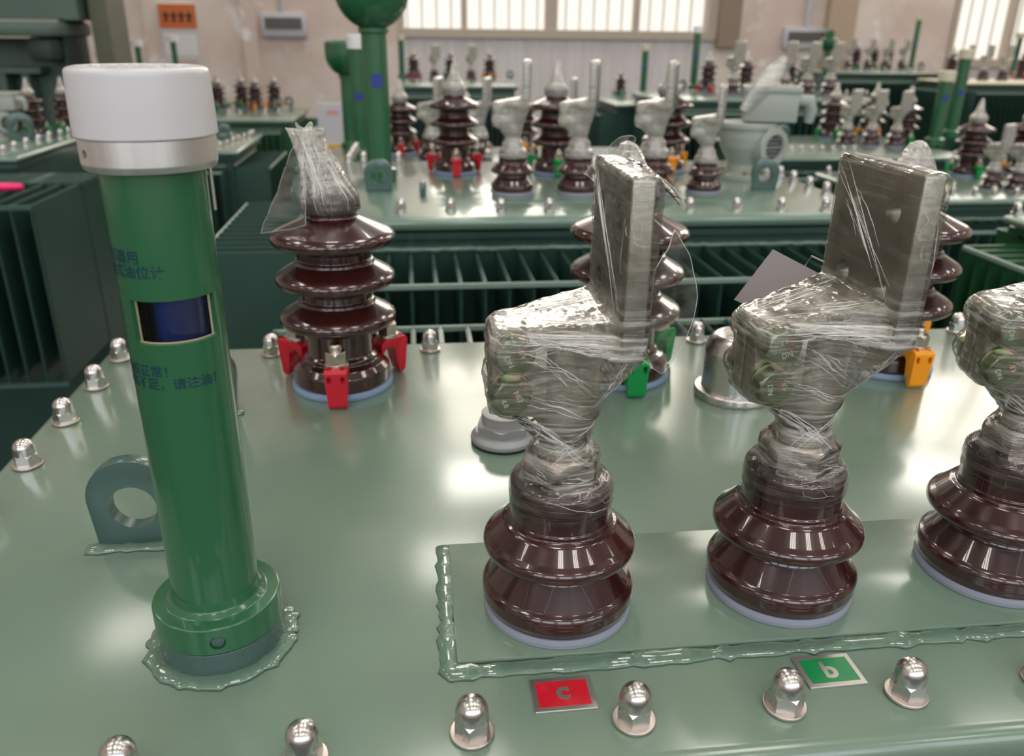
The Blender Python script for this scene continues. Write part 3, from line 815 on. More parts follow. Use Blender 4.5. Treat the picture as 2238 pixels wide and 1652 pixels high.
# ================================================================== TRANSFORMERS
FINS = {}
def fin_mesh(depth, height, m):
    key = (round(depth, 3), round(height, 3), m)
    if key not in FINS:
        bm = bmesh.new()
        # hollow pressed fin: thicker body, thin crimped outer edge; local x = thickness, -y = outwards, top at z = 0
        box(bm, -0.004, 0.004, -depth + 0.006, 0.0, -height, -0.003)
        box(bm, -0.0022, 0.0022, -depth, -depth + 0.006, -height, 0.0)
        box(bm, -0.0016, 0.0016, -depth, 0.0, -0.004, 0.0)
        FINS[key] = finish(bm, 'radiator_fin', m, 0)
    return FINS[key]
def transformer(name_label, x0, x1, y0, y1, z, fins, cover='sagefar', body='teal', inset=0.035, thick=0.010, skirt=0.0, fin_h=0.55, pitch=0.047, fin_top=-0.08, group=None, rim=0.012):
    """fins: {side: depth or (depth, first, last)}"""
    t = empty('transformer', ((x0 + x1) / 2, (y0 + y1) / 2, FZ), name_label, 'transformer', group)
    ox, oy, oz = t.location
    def part(n, me, loc=(0, 0, 0), rot=None, parent=t):
        return obj(n, me, parent, (loc[0] - ox, loc[1] - oy, loc[2] - oz), rot)
    bm = bmesh.new()
    v, f = box(bm, x0, x1, y0, y1, z - thick - skirt, z)
    bevel(bm, min(rim, (thick + skirt) * 0.45), 3)
    part('cover', finish(bm, 'cover', cover, 30))
    bm = bmesh.new()
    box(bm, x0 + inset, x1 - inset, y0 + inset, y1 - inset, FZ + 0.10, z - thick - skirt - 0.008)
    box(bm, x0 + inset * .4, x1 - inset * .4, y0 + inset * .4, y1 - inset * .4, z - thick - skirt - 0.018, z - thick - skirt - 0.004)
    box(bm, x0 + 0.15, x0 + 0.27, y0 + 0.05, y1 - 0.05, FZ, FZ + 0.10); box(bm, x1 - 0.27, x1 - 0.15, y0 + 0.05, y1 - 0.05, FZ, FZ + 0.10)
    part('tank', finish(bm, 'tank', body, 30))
    zt = z + fin_top
    for side, spec in fins.items():
        depth, a, b = spec if isinstance(spec, tuple) else (spec, None, None)
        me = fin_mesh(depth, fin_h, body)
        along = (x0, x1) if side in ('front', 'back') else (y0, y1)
        a = along[0] + 0.05 if a is None else a
        b = along[1] - 0.05 if b is None else b
        n = int((b - a) / pitch) + 1
        for i in range(n):
            s = a + i * pitch
            if side == 'front': part('radiator_fin', me, (s, y0 + inset, zt))
            if side == 'back': part('radiator_fin', me, (s, y1 - inset, zt), (0, 0, pi))
            if side == 'left': part('radiator_fin', me, (x0 + inset, s, zt), (0, 0, -pi / 2))
            if side == 'right': part('radiator_fin', me, (x1 - inset, s, zt), (0, 0, pi / 2))
        e = a + (n - 1) * pitch
        for zz in (zt - 0.001, zt - fin_h + 0.012):
            bm = bmesh.new()
            if side == 'front': box(bm, a - 0.004, e + 0.004, y0 + inset - depth - 0.006, y0 + inset - depth, zz - 0.011, zz + 0.001)
            if side == 'back': box(bm, a - 0.004, e + 0.004, y1 - inset + depth, y1 - inset + depth + 0.006, zz - 0.011, zz + 0.001)
            if side == 'left': box(bm, x0 + inset - depth - 0.006, x0 + inset - depth, a - 0.004, e + 0.004, zz - 0.011, zz + 0.001)
            if side == 'right': box(bm, x1 - inset + depth, x1 - inset + depth + 0.006, a - 0.004, e + 0.004, zz - 0.011, zz + 0.001)
            bevel(bm, 0.002, 1)
            part('fin_rod', finish(bm, 'fin_rod', 'rod', 0))
        bm = bmesh.new()                                # weld bead where the fins meet the tank
        if side == 'front': pts = [(a - .02 + i * .012, y0 + inset - .004, zt + .006 + .003 * noise.noise(Vector((i * 1.3, 0, 0)))) for i in range(int((e - a + .04) / .012))]
        elif side == 'back': pts = [(a - .02 + i * .012, y1 - inset + .004, zt + .006) for i in range(int((e - a + .04) / .012))]
        elif side == 'left': pts = [(x0 + inset - .004, a - .02 + i * .012, zt + .006) for i in range(int((e - a + .04) / .012))]
        else: pts = [(x1 - inset + .004, a - .02 + i * .012, zt + .006) for i in range(int((e - a + .04) / .012))]
        tube(bm, pts, [0.007 + 0.003 * noise.noise(Vector((i * 2.1, 3, 0))) for i in range(len(pts))], 8)
        part('weld_bead', finish(bm, 'weld_bead', 'weld' if side == 'front' else body, 180))
    return t, part
NUTLOW = None
def small_nut():
    global NUTLOW
    if NUTLOW is None:
        bm = bmesh.new()
        lathe(bm, [(0.0136, 0), (0.0136, 0.0022), (0.0105, 0.0024), (0, 0.0024)], 16)
        hexnut(bm, 0.0112, 0.0024, 0.0135)
        lathe(bm, [(0.0099, 0.0125)] + [(0.0099 * cos(a), 0.0178 + 0.0103 * sin(a)) for a in [i * pi / 2 / 5 for i in range(5)]] + [(0, 0.0281)], 16)
        NUTLOW = finish(bm, 'cap_nut', 'steel', 30)
    return NUTLOW
def lug_mesh(w=0.070, h=0.078, t=0.013, hole=0.0185, hz=0.036):
    bm = bmesh.new()
    r = w / 2
    poly = [(-r + 0.004, 0.0), (-r, h - r)] + [(r * cos(a), h - r + r * sin(a)) for a in [pi - i * pi / 16 for i in range(1, 16)]] + [(r, h - r), (r - 0.004, 0.0)]
    prism(bm, poly, 0, t); bmesh.ops.recalc_face_normals(bm, faces=bm.faces)
    bevel(bm, 0.0012, 2, ang=50)
    me = finish(bm, 'lifting_lug', 'lug', 32)
    b2 = bmesh.new(); lathe(b2, [(hole, -0.02), (hole, 0.04)], 44, close_bottom=True)
    xform(b2, Matrix.Translation((0, 0, hz)) @ Matrix.Rotation(-pi / 2, 4, 'X')); bmesh.ops.recalc_face_normals(b2, faces=b2.faces)
    m2 = bpy.data.meshes.new('c'); b2.to_mesh(m2); b2.free()
    return cut(me, [m2])
LUG = lug_mesh()
def weld_strip(pts, r, seed=0, seg=10, flat=0.5):
    bm = bmesh.new()
    tube(bm, pts, [r * (0.92 + 0.55 * noise.noise(Vector((i * 1.9, seed, 0))) + 0.3 * noise.noise(Vector((i * 0.31, seed + 4, 0)))) for i in range(len(pts))], seg)
    for v in bm.verts: v.co.z = max(0.0004, v.co.z * flat)
    return finish(bm, 'weld_bead', 'weld', 180)
def line_pts(a, b, step=0.006):
    a, b = Vector(a), Vector(b); n = max(2, int((b - a).length / step))
    return [a.lerp(b, i / n) for i in range(n + 1)]

# ------------------------------------------------------------------ the front transformer
T1, t1part = transformer('sage green transformer in front with three large brown low-voltage bushings along its near side', -0.407, 0.905, 0.343, 1.073, 0.0,
                         {'back': (0.335, -0.243, 0.86)}, cover='sage', thick=0.010, skirt=0.022, fin_top=-0.082)
bm = bmesh.new()
box(bm, 0.0185, 0.80, 0.4375, 0.576, 0.0, 0.0036); bevel(bm, 0.0012, 2)
t1part('mounting_plate', finish(bm, 'mounting_plate', 'sage', 30))
b1 = line_pts((0.0155, 0.576, 0.0012), (0.0135, 0.433, 0.0012)); b1 += line_pts((0.0155, 0.4305, 0.0012), (0.79, 0.4325, 0.0012))
t1part('weld_bead', weld_strip(b1, 0.0078, 2, 12, 0.36))
# lifting lugs with their welds
for (x, y, seed) in ((-0.2318, 0.6035, 1), (-0.2330, 0.8600, 2)):
    l = t1part('lifting_lug', LUG, (x, y, 0))
    me = weld_strip(line_pts((-0.040, -0.003, 0.0015), (0.040, -0.003, 0.0015), 0.005), 0.0075, seed, 12, 0.45)
    obj('weld_bead', me, l)

# dome nuts of the front transformer
for x, y, lab in ((0.0242, 0.3785, 'steel dome nut just left of the red plate with the letter c'),
                  (0.1240, 0.3785, 'steel dome nut just right of the red plate with the letter c'),
                  (0.2216, 0.3800, 'steel dome nut touching the left side of the green plate with the letter b'),
                  (0.3041, 0.3815, 'steel dome nut right of the green plate with the letter b'),
                  (0.4010, 0.3830, 'dome nut cut by the right border of the photo, below the third low-voltage bushing'),
                  (-0.0735, 0.3690, 'steel dome nut at the bottom border between the green gauge foot and the red plate'),
                  (-0.1735, 0.3670, 'steel dome nut at the bottom border straight below the foot of the green gauge')):
    cap_nut((x, y, 0), lab, random.uniform(0, 1))
for x, y, lab in ((-0.3785, 1.0380, 'dome nut at the rear left corner of the front cover, touching the green tube'),
                  (-0.3785, 0.9470, 'second dome nut from the rear corner on the left rim of the front cover'),
                  (-0.3785, 0.8515, 'third dome nut from the rear corner on the left rim of the front cover'),
                  (-0.3785, 0.7545, 'dome nut on the left rim of the front cover, behind the lifting lug'),
                  (-0.3785, 0.6600, 'dome nut cut by the left border of the photo, level with the lifting lug hole')):
    cap_nut((x, y, 0), lab, random.uniform(0, 1))
for x, y, lab in ((-0.1900, 1.0400, 'dome nut on the rear rim half hidden behind the left red claw'),
                  (0.0153, 1.0380, 'dome nut standing free on the rear rim right of the red clawed bushing'),
                  (0.1250, 1.0390, 'dome nut on the rear rim peeping over the first wrapped terminal clamp'),
                  (0.3821, 1.0415, 'dome nut on the rear rim above the bare stainless dome'),
                  (0.7722, 1.0480, 'dome nut on the rear rim at the right, beside the third wrapped terminal clamp')):
    cap_nut((x, y, 0), lab, random.uniform(0, 1))

# ------------------------------------------------------------------ low-voltage bushings in front
LVY = 0.496
LV1 = lv_bushing((0.0950, 0.4945, 0.0036), 'low-voltage bushing above the red letter c plate, film flap loose at its right', WRAPS[0], 'low-voltage bushings of the front transformer', 0.0, (0, 1), nutrot=rad(4))
LV2 = lv_bushing((0.2668, 0.4985, 0.0036), 'low-voltage bushing above the green letter b plate, its wide holed pad facing left', WRAPS[1], 'low-voltage bushings of the front transformer', rad(2), (2, 3), nutrot=rad(22))
LV3 = lv_bushing((0.4425, 0.5025, 0.0036), 'low-voltage bushing cut off by the right border of the photo', WRAPS[2], 'low-voltage bushings of the front transformer', rad(-12), (3, 0), nutrot=rad(40))
# loose flap of film beside the first terminal
def flap1(u, v):
    a = -0.9 + 1.9 * v
    r = 0.004 + 0.036 * u * (0.75 + 0.25 * cos(a * 1.2))
    return (0.040 + r * cos(a * 0.95) * 0.95, -0.028 + 0.010 * u - 0.012 * v + 0.03 * u * u * 0.3, 0.222 + 0.055 * (v - 0.35) + r * sin(a) * 0.75)
obj('plastic_flap', flap_mesh('plastic_flap', flap1, 18, 26, seed=2), LV1)
def flap1b(u, v):
    return (0.036 + 0.006 * sin(u * 3.1), -0.049 + 0.004 * u, 0.255 - 0.085 * v - 0.03 * u * v) if False else (0.0395 - 0.050 * v * u + 0.004 * sin(v * 9), -0.0490 + 0.020 * v, 0.262 - 0.095 * v + 0.004 * u * sin(v * 6) - 0.006 * u)
def tip1(u, v):
    return (0.034 + 0.022 * v, -0.050 + 0.06 * u + 0.004 * v, 0.3155 - 0.012 * v * (1 - 0.6 * u) - 0.006 * v * v + 0.0025 * sin(u * 9 + v * 3))
obj('plastic_flap', flap_mesh('plastic_flap', tip1, 16, 12, seed=4, m='filmbag'), LV1)

# ------------------------------------------------------------------ high-voltage bushings of the front transformer
HV1 = hv_bushing((-0.0912, 0.935, 0), 'high-voltage bushing with red claws and a torn bag, behind the green gauge', 'red', BAG_A, 'high-voltage bushings of the front transformer')
HV2 = hv_bushing((0.2490, 0.935, 0), 'high-voltage bushing with green claws, mostly hidden behind the first wrapped terminal', 'green', BAG_B, 'high-voltage bushings of the front transformer')
HV3 = hv_bushing((0.5955, 0.935, 0), 'high-voltage bushing with orange claws, half hidden behind the big holed pad', 'orange', BAG_B, 'high-voltage bushings of the front transformer')
HVSHIFT = {}
def flapA(u, v):      # big torn sheet hanging to the left of the first bag
    top = Vector((-0.022, -0.012, 0.290)).lerp(Vector((-0.036, -0.004, 0.272)), u)
    bot = Vector((-0.024, -0.034, 0.197)).lerp(Vector((-0.0765, -0.012, 0.1845)), u)
    p = top.lerp(bot, v)
    return p + Vector((0, -0.010 * sin(pi * u) * sin(pi * v), 0))
obj('plastic_flap', flap_mesh('plastic_flap', flapA, 18, 24, seed=11, amp=0.0016), HV1)
def flapA2(u, v):
    p = Vector((-0.013 - 0.02 * u, 0.004 + 0.010 * u, 0.2965)).lerp(Vector((-0.024 + 0.004 * u, 0.012 * u, 0.262)), v)
    return p + Vector((0, 0.003 * sin(u * 14), 0.003 * (1 - v) * sin(u * 9)))
obj('plastic_flap', flap_mesh('plastic_flap', flapA2, 18, 10, seed=12, amp=0.002, m='filmbag'), HV1)
def flapB(u, v):
    a = Vector((-0.002, -0.010, 0.284)).lerp(Vector((-0.030, -0.030, 0.212)), v)
    b = Vector((-0.028, -0.010, 0.280)).lerp(Vector((-0.060, -0.012, 0.247)), v)
    return a.lerp(b, u) + Vector((0, -0.008 * sin(pi * u), 0.006 * sin(pi * u)))
obj('plastic_flap', flap_mesh('plastic_flap', flapB, 16, 16, seed=13, amp=0.0016), HV2)
def flapC(u, v):
    a = Vector((-0.008, -0.008, 0.280)).lerp(Vector((0.004, -0.022, 0.215)), v)
    b = Vector((-0.014, -0.006, 0.277)).lerp(Vector((-0.060, -0.010, 0.236)), v)
    return a.lerp(b, u) + Vector((0, -0.006 * sin(pi * u), 0))
obj('plastic_flap', flap_mesh('plastic_flap', flapC, 14, 14, seed=14, amp=0.0014, m='filmbag'), HV3)

# ------------------------------------------------------------------ oil level gauge
def oil_gauge_front():
    g = empty('oil_level_gauge', (-0.141, 0.4815, 0), 'thick green oil level tube with white cap and blue window, nearest on the left', 'gauge')
    faz = math.atan2(-0.4815, 0.141)                       # azimuth that faces the photographer
    bm = bmesh.new(); lathe(bm, fillet([(0.0, 0), (0.0402, 0, 0), (0.0402, 0.0185, 0.0012), (0.0, 0.0185)]), 72)
    obj('welded_socket', finish(bm, 'welded_socket', 'lug', 35), g)
    bm = bmesh.new(); lathe(bm, [(0.0398, 0.0184), (0.0398, 0.0198)], 64, close_bottom=True)
    obj('seal_gap', finish(bm, 'seal_gap', 'black', 30), g)  # black ring stands in for the dark gap below the flange
    wp = [(0.0435 * cos(a), 0.0435 * sin(a), 0.0015) for a in [2 * pi * i / 84 for i in range(85)]]
    obj('weld_bead', weld_strip(wp, 0.0080, 5, 12, 0.30), g)
    bm = bmesh.new(); lathe(bm, fillet([(0.0, 0.0192), (0.0412, 0.0197, 0.0006), (0.0412, 0.0392, 0.0014), (0.0322, 0.0398, 0.002), (0.0287, 0.0430, 0.003), (0.0276, 0.0490)]), 80)
    fl = finish(bm, 'flange', 'gauge', 35)
    b2 = bmesh.new(); lathe(b2, [(0.0050, 0.0), (0.0050, 0.02)], 28, close_bottom=True)
    xform(b2, Matrix.Translation((0.0385 * cos(faz - 0.10), 0.0385 * sin(faz - 0.10), 0.0285)) @ Matrix.Rotation(faz - 0.10, 4, 'Z') @ Matrix.Rotation(pi / 2, 4, 'Y')); bmesh.ops.recalc_face_normals(b2, faces=b2.faces)
    m2 = bpy.data.meshes.new('c'); b2.to_mesh(m2); b2.free()
    fo = obj('flange', cut(fl, [m2]), g)
    bm = bmesh.new(); hexnut(bm, 0.0044, 0, 0.0016)
    xform(bm, Matrix.Rotation(faz - 0.10, 4, 'Z') @ Matrix.Translation((0.0383, 0, 0.0285)) @ Matrix.Rotation(pi / 2, 4, 'Y'))
    obj('set_screw', finish(bm, 'set_screw', 'lug', 30), fo)
    # tube with a milled window
    ro, ri = 0.0276, 0.0243
    z0, z1 = 0.046, 0.3225
    W0, W1 = 0.2262, 0.2516
    hz = sorted(set([z0 + (z1 - z0) * i / 8 for i in range(9)] + [W0, W1]))
    n = 96
    bm = bmesh.new()
    half = 14                                              # window spans +- half steps around the facing azimuth
    def inside(k, za, zb): return (k < half or k >= n - half) and za >= W0 - 1e-6 and zb <= W1 + 1e-6
    def ring(r, z): return [bm.verts.new((r * cos(faz + 2 * pi * k / n), r * sin(faz + 2 * pi * k / n), z)) for k in range(n)]
    RO = [ring(ro, z) for z in hz]; RI = [ring(ri, z) for z in hz]
    for j in range(len(hz) - 1):
        for k in range(n):
            k2 = (k + 1) % n
            if inside(k, hz[j], hz[j + 1]): continue
            bm.faces.new((RO[j][k], RO[j][k2], RO[j + 1][k2], RO[j + 1][k]))
            bm.faces.new((RI[j][k2], RI[j][k], RI[j + 1][k], RI[j + 1][k2]))
    jb, jt = hz.index(W0), hz.index(W1)
    for k in list(range(half)) + list(range(n - half, n)):
        k2 = (k + 1) % n
        bm.faces.new((RO[jb][k], RO[jb][k2], RI[jb][k2], RI[jb][k])); bm.faces.new((RO[jt][k2], RO[jt][k], RI[jt][k], RI[jt][k2]))
    for k in (half, n - half):
        for j in range(jb, jt): bm.faces.new((RO[j][k], RO[j + 1][k], RI[j + 1][k], RI[j][k]))
    bmesh.ops.recalc_face_normals(bm, faces=bm.faces)
    tb = obj('gauge_tube', finish(bm, 'gauge_tube', 'gauge', 35), g)
    # raw brass-coloured edge round the window, float cylinder and inner sleeve
    bm = bmesh.new()
    for k0 in (half - 0.4, n - half + 0.4):
        a = faz + 2 * pi * k0 / n
        tube(bm, [(0.0245 * cos(a), 0.0245 * sin(a), W0 + .0005), (0.0245 * cos(a), 0.0245 * sin(a), W1 - .0005)], 0.0007, 6)
    pts = [(0.0250 * cos(faz + 2 * pi * k / n), 0.0250 * sin(faz + 2 * pi * k / n), W0 + 0.0004) for k in range(-half, half + 1)]
    tube(bm, pts, 0.0006, 6)
    obj('window_edge', finish(bm, 'window_edge', 'rawedge', 60), tb)
    bm = bmesh.new(); lathe(bm, [(0.0165, W0 - 0.03), (0.0165, W1 + 0.03)], 48, close_bottom=True)
    xform(bm, Matrix.Translation((0.0055 * cos(faz + 1.2), 0.0055 * sin(faz + 1.2), 0)))
    obj('level_float', finish(bm, 'level_float', 'glassblue', 40), g)
    bm = bmesh.new(); lathe(bm, [(0.0236, W0 - 0.02), (0.0236, W1 + 0.02)], 64, close_bottom=False, close_top=False)
    obj('gauge_glass', finish(bm, 'gauge_glass', 'clear', 180), g)
    # printed lines wrapped on the tube
    rt = ro + 0.00022
    def print_line(body, size, end_ang, z, sp=1.0):
        me = text_mesh(body, size, bold=0.00008)
        bt = bmesh.new(); bt.from_mesh(me)
        bmesh.ops.triangulate(bt, faces=bt.faces)
        for _ in range(4):                                 # short edges, so the strokes follow the round tube
            long_ = [e for e in bt.edges if abs(e.verts[0].co.x - e.verts[1].co.x) > 0.0009]
            if not long_: break
            bmesh.ops.subdivide_edges(bt, edges=long_, cuts=1)
            bmesh.ops.triangulate(bt, faces=[f for f in bt.faces if len(f.verts) > 3])
        bt.to_mesh(me); bt.free()
        wmax = max(v.co.x for v in me.vertices)
        for v in me.vertices:
            a = faz + end_ang + (v.co.x * sp - wmax * sp) / rt
            v.co = Vector((rt * cos(a), rt * sin(a), z + v.co.y))
        for m_ in list(me.materials): pass
        me.materials.clear(); me.materials.append(MT['ink'])
        obj('printed_line', me, tb)
    print_line('变压器用', 0.0080, rad(-31), 0.2757)
    print_line('管式油位计', 0.0080, rad(-4), 0.2675)
    print_line('油位正常！', 0.0076, rad(-18), 0.2098)
    print_line('油位不足，请注油！', 0.0076, rad(38), 0.2020)
    bm = bmesh.new(); lathe(bm, fillet([(0.0276, 0.3205), (0.0338, 0.3205, 0.0015), (0.0348, 0.3240, 0.003), (0.0348, 0.3372, 0), (0.0, 0.3372)]), 80)
    rg = finish(bm, 'collar_ring', 'alu', 35)
    b2 = bmesh.new(); lathe(b2, [(0.0023, 0.0), (0.0023, 0.02)], 20, close_bottom=True)
    xform(b2, Matrix.Translation((0.033 * cos(faz - 1.12), 0.033 * sin(faz - 1.12), 0.3300)) @ Matrix.Rotation(faz - 1.12, 4, 'Z') @ Matrix.Rotation(pi / 2, 4, 'Y')); bmesh.ops.recalc_face_normals(b2, faces=b2.faces)
    m2 = bpy.data.meshes.new('c'); b2.to_mesh(m2); b2.free()
    ro_ = obj('collar_ring', cut(rg, [m2]), g)
    bm = bmesh.new(); lathe(bm, [(0.0022, 0), (0.0022, 0.001)], 12, close_bottom=True)
    xform(bm, Matrix.Rotation(faz - 1.12, 4, 'Z') @ Matrix.Translation((0.0325, 0, 0.33)) @ Matrix.Rotation(pi / 2, 4, 'Y'))
    obj('set_screw', finish(bm, 'set_screw', 'black', 30), ro_)
    # moulded cap: rounded rim, slightly dished top with raised moulding marks, faceted inner wall showing through
    bm = bmesh.new()
    lathe(bm, fillet([(0.0, 0.3372), (0.0355, 0.3372, 0.0004), (0.0364, 0.3380, 0.0004), (0.0360, 0.3560, 0), (0.0353, 0.3712, 0.0042), (0.0300, 0.3722, 0.001), (0.0280, 0.3712, 0.001), (0.0, 0.3708)]), 96)
    co = obj('cap', finish(bm, 'cap', 'capwhite', 35), g)
    bm = bmesh.new()
    for i in range(22):
        a = 2 * pi * i / 22; r = 0.0235 if i % 2 else 0.0195
        b2, _ = box(bm, -0.0013, 0.0013, -0.0008, 0.0008, 0.3708, 0.3722)
        xform(bm, Matrix.Translation((r * cos(a), r * sin(a), 0)) @ Matrix.Rotation(a + 0.4 * i, 4, 'Z'), b2)
    obj('moulded_mark', finish(bm, 'moulded_mark', 'capwhite', 0), co)
    bm = bmesh.new(); a = faz + 1.35
    tube(bm, [(0.0300 * cos(a), 0.0300 * sin(a), 0.296), (0.0300 * cos(a), 0.0300 * sin(a), 0.322)], 0.0011, 8)
    obj('guide_pin', finish(bm, 'guide_pin', 'wire', 60), g)
    return g
oil_gauge_front()

# ------------------------------------------------------------------ plug, dome, plates, card
p = empty('filler_plug', (0.0843, 0.765, 0), 'grey threaded filler plug half hidden behind the first wrapped terminal', 'plug')
bm = bmesh.new(); lathe(bm, fillet([(0, 0.0), (0.0335, 0, 0), (0.0335, 0.0022), (0, 0.0022)]), 56); obj('seal_gap', finish(bm, 'seal_gap', 'black', 35), p)
bm = bmesh.new(); lathe(bm, fillet([(0, 0.0022), (0.0338, 0.0022, 0.001), (0.0338, 0.0065, 0.003), (0.0290, 0.0110, 0.002), (0.0285, 0.0125), (0, 0.0125)]), 56); obj('foot', finish(bm, 'foot', 'castgrey', 35), p)
bm = bmesh.new(); hexnut(bm, 0.0292, 0.0120, 0.0215, a0=0.3); obj('hex_nut', finish(bm, 'hex_nut', 'castgrey', 30), p)
bm = bmesh.new()
lathe(bm, [(0.0, 0.021)] + [q for i in range(5) for q in ((0.0225, 0.0215 + i * 0.0017), (0.0214, 0.02235 + i * 0.0017))] + fillet([(0.0225, 0.030), (0.0225, 0.0322, 0.001), (0.0150, 0.0335, 0.001), (0.0140, 0.0315, 0.001), (0, 0.0315)]), 56)
obj('threaded_cap', finish(bm, 'threaded_cap', 'castgrey', 30), p)

d = empty('dome_cover', (0.3672, 0.8600, 0), 'plain polished stainless dome standing behind the second wrapped terminal', 'dome')
bm = bmesh.new(); lathe(bm, fillet([(0, 0), (0.0462, 0, 0), (0.0466, 0.003, 0.001), (0.0462, 0.0095, 0.003), (0.0385, 0.0105, 0.001), (0, 0.0105)]), 72); obj('foot_flange', finish(bm, 'foot_flange', 'steel', 35), d)
bm = bmesh.new(); lathe(bm, fillet([(0.0385, 0.0100), (0.0378, 0.0560, 0.020), (0.0300, 0.0760, 0.016), (0.0, 0.0775)]), 72); obj('shell', finish(bm, 'shell', 'steel', 60), d)

def phase_plate(loc, rz, letter, colm, label):
    t = empty('phase_plate', loc, label, 'plate', None, rz)
    bm = bmesh.new(); box(bm, -0.0200, 0.0200, -0.0143, 0.0143, 0, 0.0016); bevel(bm, 0.0003, 1)
    obj('plate_blank', finish(bm, 'plate_blank', 'plate', 0), t)
    bm = bmesh.new(); box(bm, -0.0166, 0.0166, -0.0108, 0.0108, 0.0016, 0.00175)
    obj('colour_field', finish(bm, 'colour_field', colm, 0), t)
    me = text_mesh(letter, 0.0205, 0.0002, 'CENTER', 0.0007)
    cxm = (max(v.co.x for v in me.vertices) + min(v.co.x for v in me.vertices)) / 2; cym = (max(v.co.y for v in me.vertices) + min(v.co.y for v in me.vertices)) / 2
    me.transform(Matrix.Translation((-cxm, -cym, 0.0018)))
    bm = bmesh.new(); bm.from_mesh(me)
    me = finish(bm, 'letter', 'plate', 0)
    obj('letter', me, t)
    return t
phase_plate((0.0842, 0.4040, 0), rad(0.5), 'c', 'signred', 'small red plate with a silver letter c on the front cover')
phase_plate((0.2640, 0.4065, 0), rad(1.0), 'b', 'signgreen', 'small green plate with a silver letter b on the front cover')

# card hanging by a wire from the second terminal
t = empty('card_tag', ony(1709, 629, 0.62), 'blank grey card hung on a wire between the dome and the second terminal', 'tag')
cpts = [ony(u, v, y) - t.location for u, v, y in ((1690, 545, 0.640), (1818, 612, 0.595), (1733, 715, 0.600), (1605, 655, 0.645))]
bm = bmesh.new()
nrm = (cpts[1] - cpts[0]).cross(cpts[3] - cpts[0]).normalized() * 0.0008
A = [bm.verts.new(q + nrm) for q in cpts]; B = [bm.verts.new(q - nrm) for q in cpts]
bm.faces.new(A); bm.faces.new(list(reversed(B)))
for i in range(4): bm.faces.new((A[(i + 1) % 4], A[i], B[i], B[(i + 1) % 4]))
bmesh.ops.recalc_face_normals(bm, faces=bm.faces)
obj('card', finish(bm, 'card', 'tag', 0), t)
bm = bmesh.new()
e0 = cpts[0].lerp(cpts[1], 0.55) * 0.93
tube(bm, [e0 + nrm * 2, e0 + Vector((0.004, -0.003, 0.010)), e0 + Vector((0.022, -0.050, 0.004)), Vector((0.2668 + PX + 0.010, 0.4985 + 0.046, 0.216)) - t.location], 0.0008, 6)
obj('tie_wire', finish(bm, 'tie_wire', 'wire', 60), t)

# ================================================================== BEHIND THE FRONT TRANSFORMER
def put_nuts(part, z, pix):
    for u, v in pix: part('cap_nut', small_nut(), tuple(onz(u, v, z)))
def row_nuts(part, z, a, b, n):
    for i in range(n):
        q = Vector(a).lerp(Vector(b), i / max(1, n - 1)); part('cap_nut', small_nut(), (q.x, q.y, z))
# --- far versions of the gauge
FG = {}
def far_gauge(loc, label, h=0.37, capm='white', capr=0.0365, r=0.0276, group=None, body='gauge'):
    g = empty('oil_level_gauge', loc, label, 'gauge', group)
    key = (h, capm, r, body, capr)
    if key not in FG:
        bm = bmesh.new(); lathe(bm, fillet([(0, 0), (r * 1.5, 0, 0), (r * 1.5, 0.035, 0.003), (r, 0.042, 0.003), (r, h - 0.045), (0, h - 0.045)]), 32)
        a = finish(bm, 'gauge_tube', body, 35)
        bm = bmesh.new(); lathe(bm, fillet([(0, h - 0.05), (capr, h - 0.05, 0.001), (capr, h, 0.005), (0, h)]), 32)
        b = finish(bm, 'cap', capm, 35)
        bm = bmesh.new(); box(bm, -0.014, 0.014, -r - 0.0012, -r + 0.006, 0.225, 0.252)
        c = finish(bm, 'level_window', 'farblue', 0)
        FG[key] = (a, b, c)
    a, b, c = FG[key]
    obj('gauge_tube', a, g); obj('cap', b, g)
    d = math.atan2(-loc[0], loc[1])
    obj('level_window', c, g, rot=(0, 0, d * 0.3))
    return g
def bowl_gauge(loc, label, r, h, R_, rim=0.09, window=None, capm=None):
    g = empty('oil_level_gauge', loc, label, 'gauge')
    bm = bmesh.new(); lathe(bm, fillet([(0, 0), (r * 1.35, 0, 0), (r * 1.35, 0.030, 0.003), (r, 0.034, 0.003), (r, h - 0.012, 0.002), (r * 1.18, h - 0.010, 0.002), (r * 1.18, h, 0.002)]), 48)
    obj('gauge_tube', finish(bm, 'gauge_tube', 'gauge', 35), g)
    bm = bmesh.new()
    pts = [(r * 1.05, h - 0.002)] + [(R_ * sin(a), h - 0.004 + R_ * (1 - cos(a))) for a in [0.42 + (pi / 2 - 0.42) * i / 14 for i in range(15)]]
    pts += fillet([(R_, h - 0.004 + R_), (R_ * 1.0, h + R_ + rim, 0.006), (R_ * 0.9, h + R_ + rim + 0.008), (0, h + R_ + rim + 0.012)])
    lathe(bm, pts, 64)
    obj('bowl', finish(bm, 'bowl', 'gauge', 40), g)
    if window:
        for zz, dx in window:
            bm = bmesh.new(); box(bm, dx - 0.0125, dx + 0.0125, -r - 0.001, 0, zz - 0.016, zz + 0.016)
            obj('level_window', finish(bm, 'level_window', 'farblue', 0), g)
    if capm:
        bm = bmesh.new(); lathe(bm, fillet([(0, h + R_ + rim), (R_ * .45, h + R_ + rim, 0), (R_ * .5, h + R_ * 2 + rim, R_ * .4), (0, h + R_ * 2.1 + rim)]), 32)
        obj('breather_cap', finish(bm, 'breather_cap', capm, 40), g)
    return g

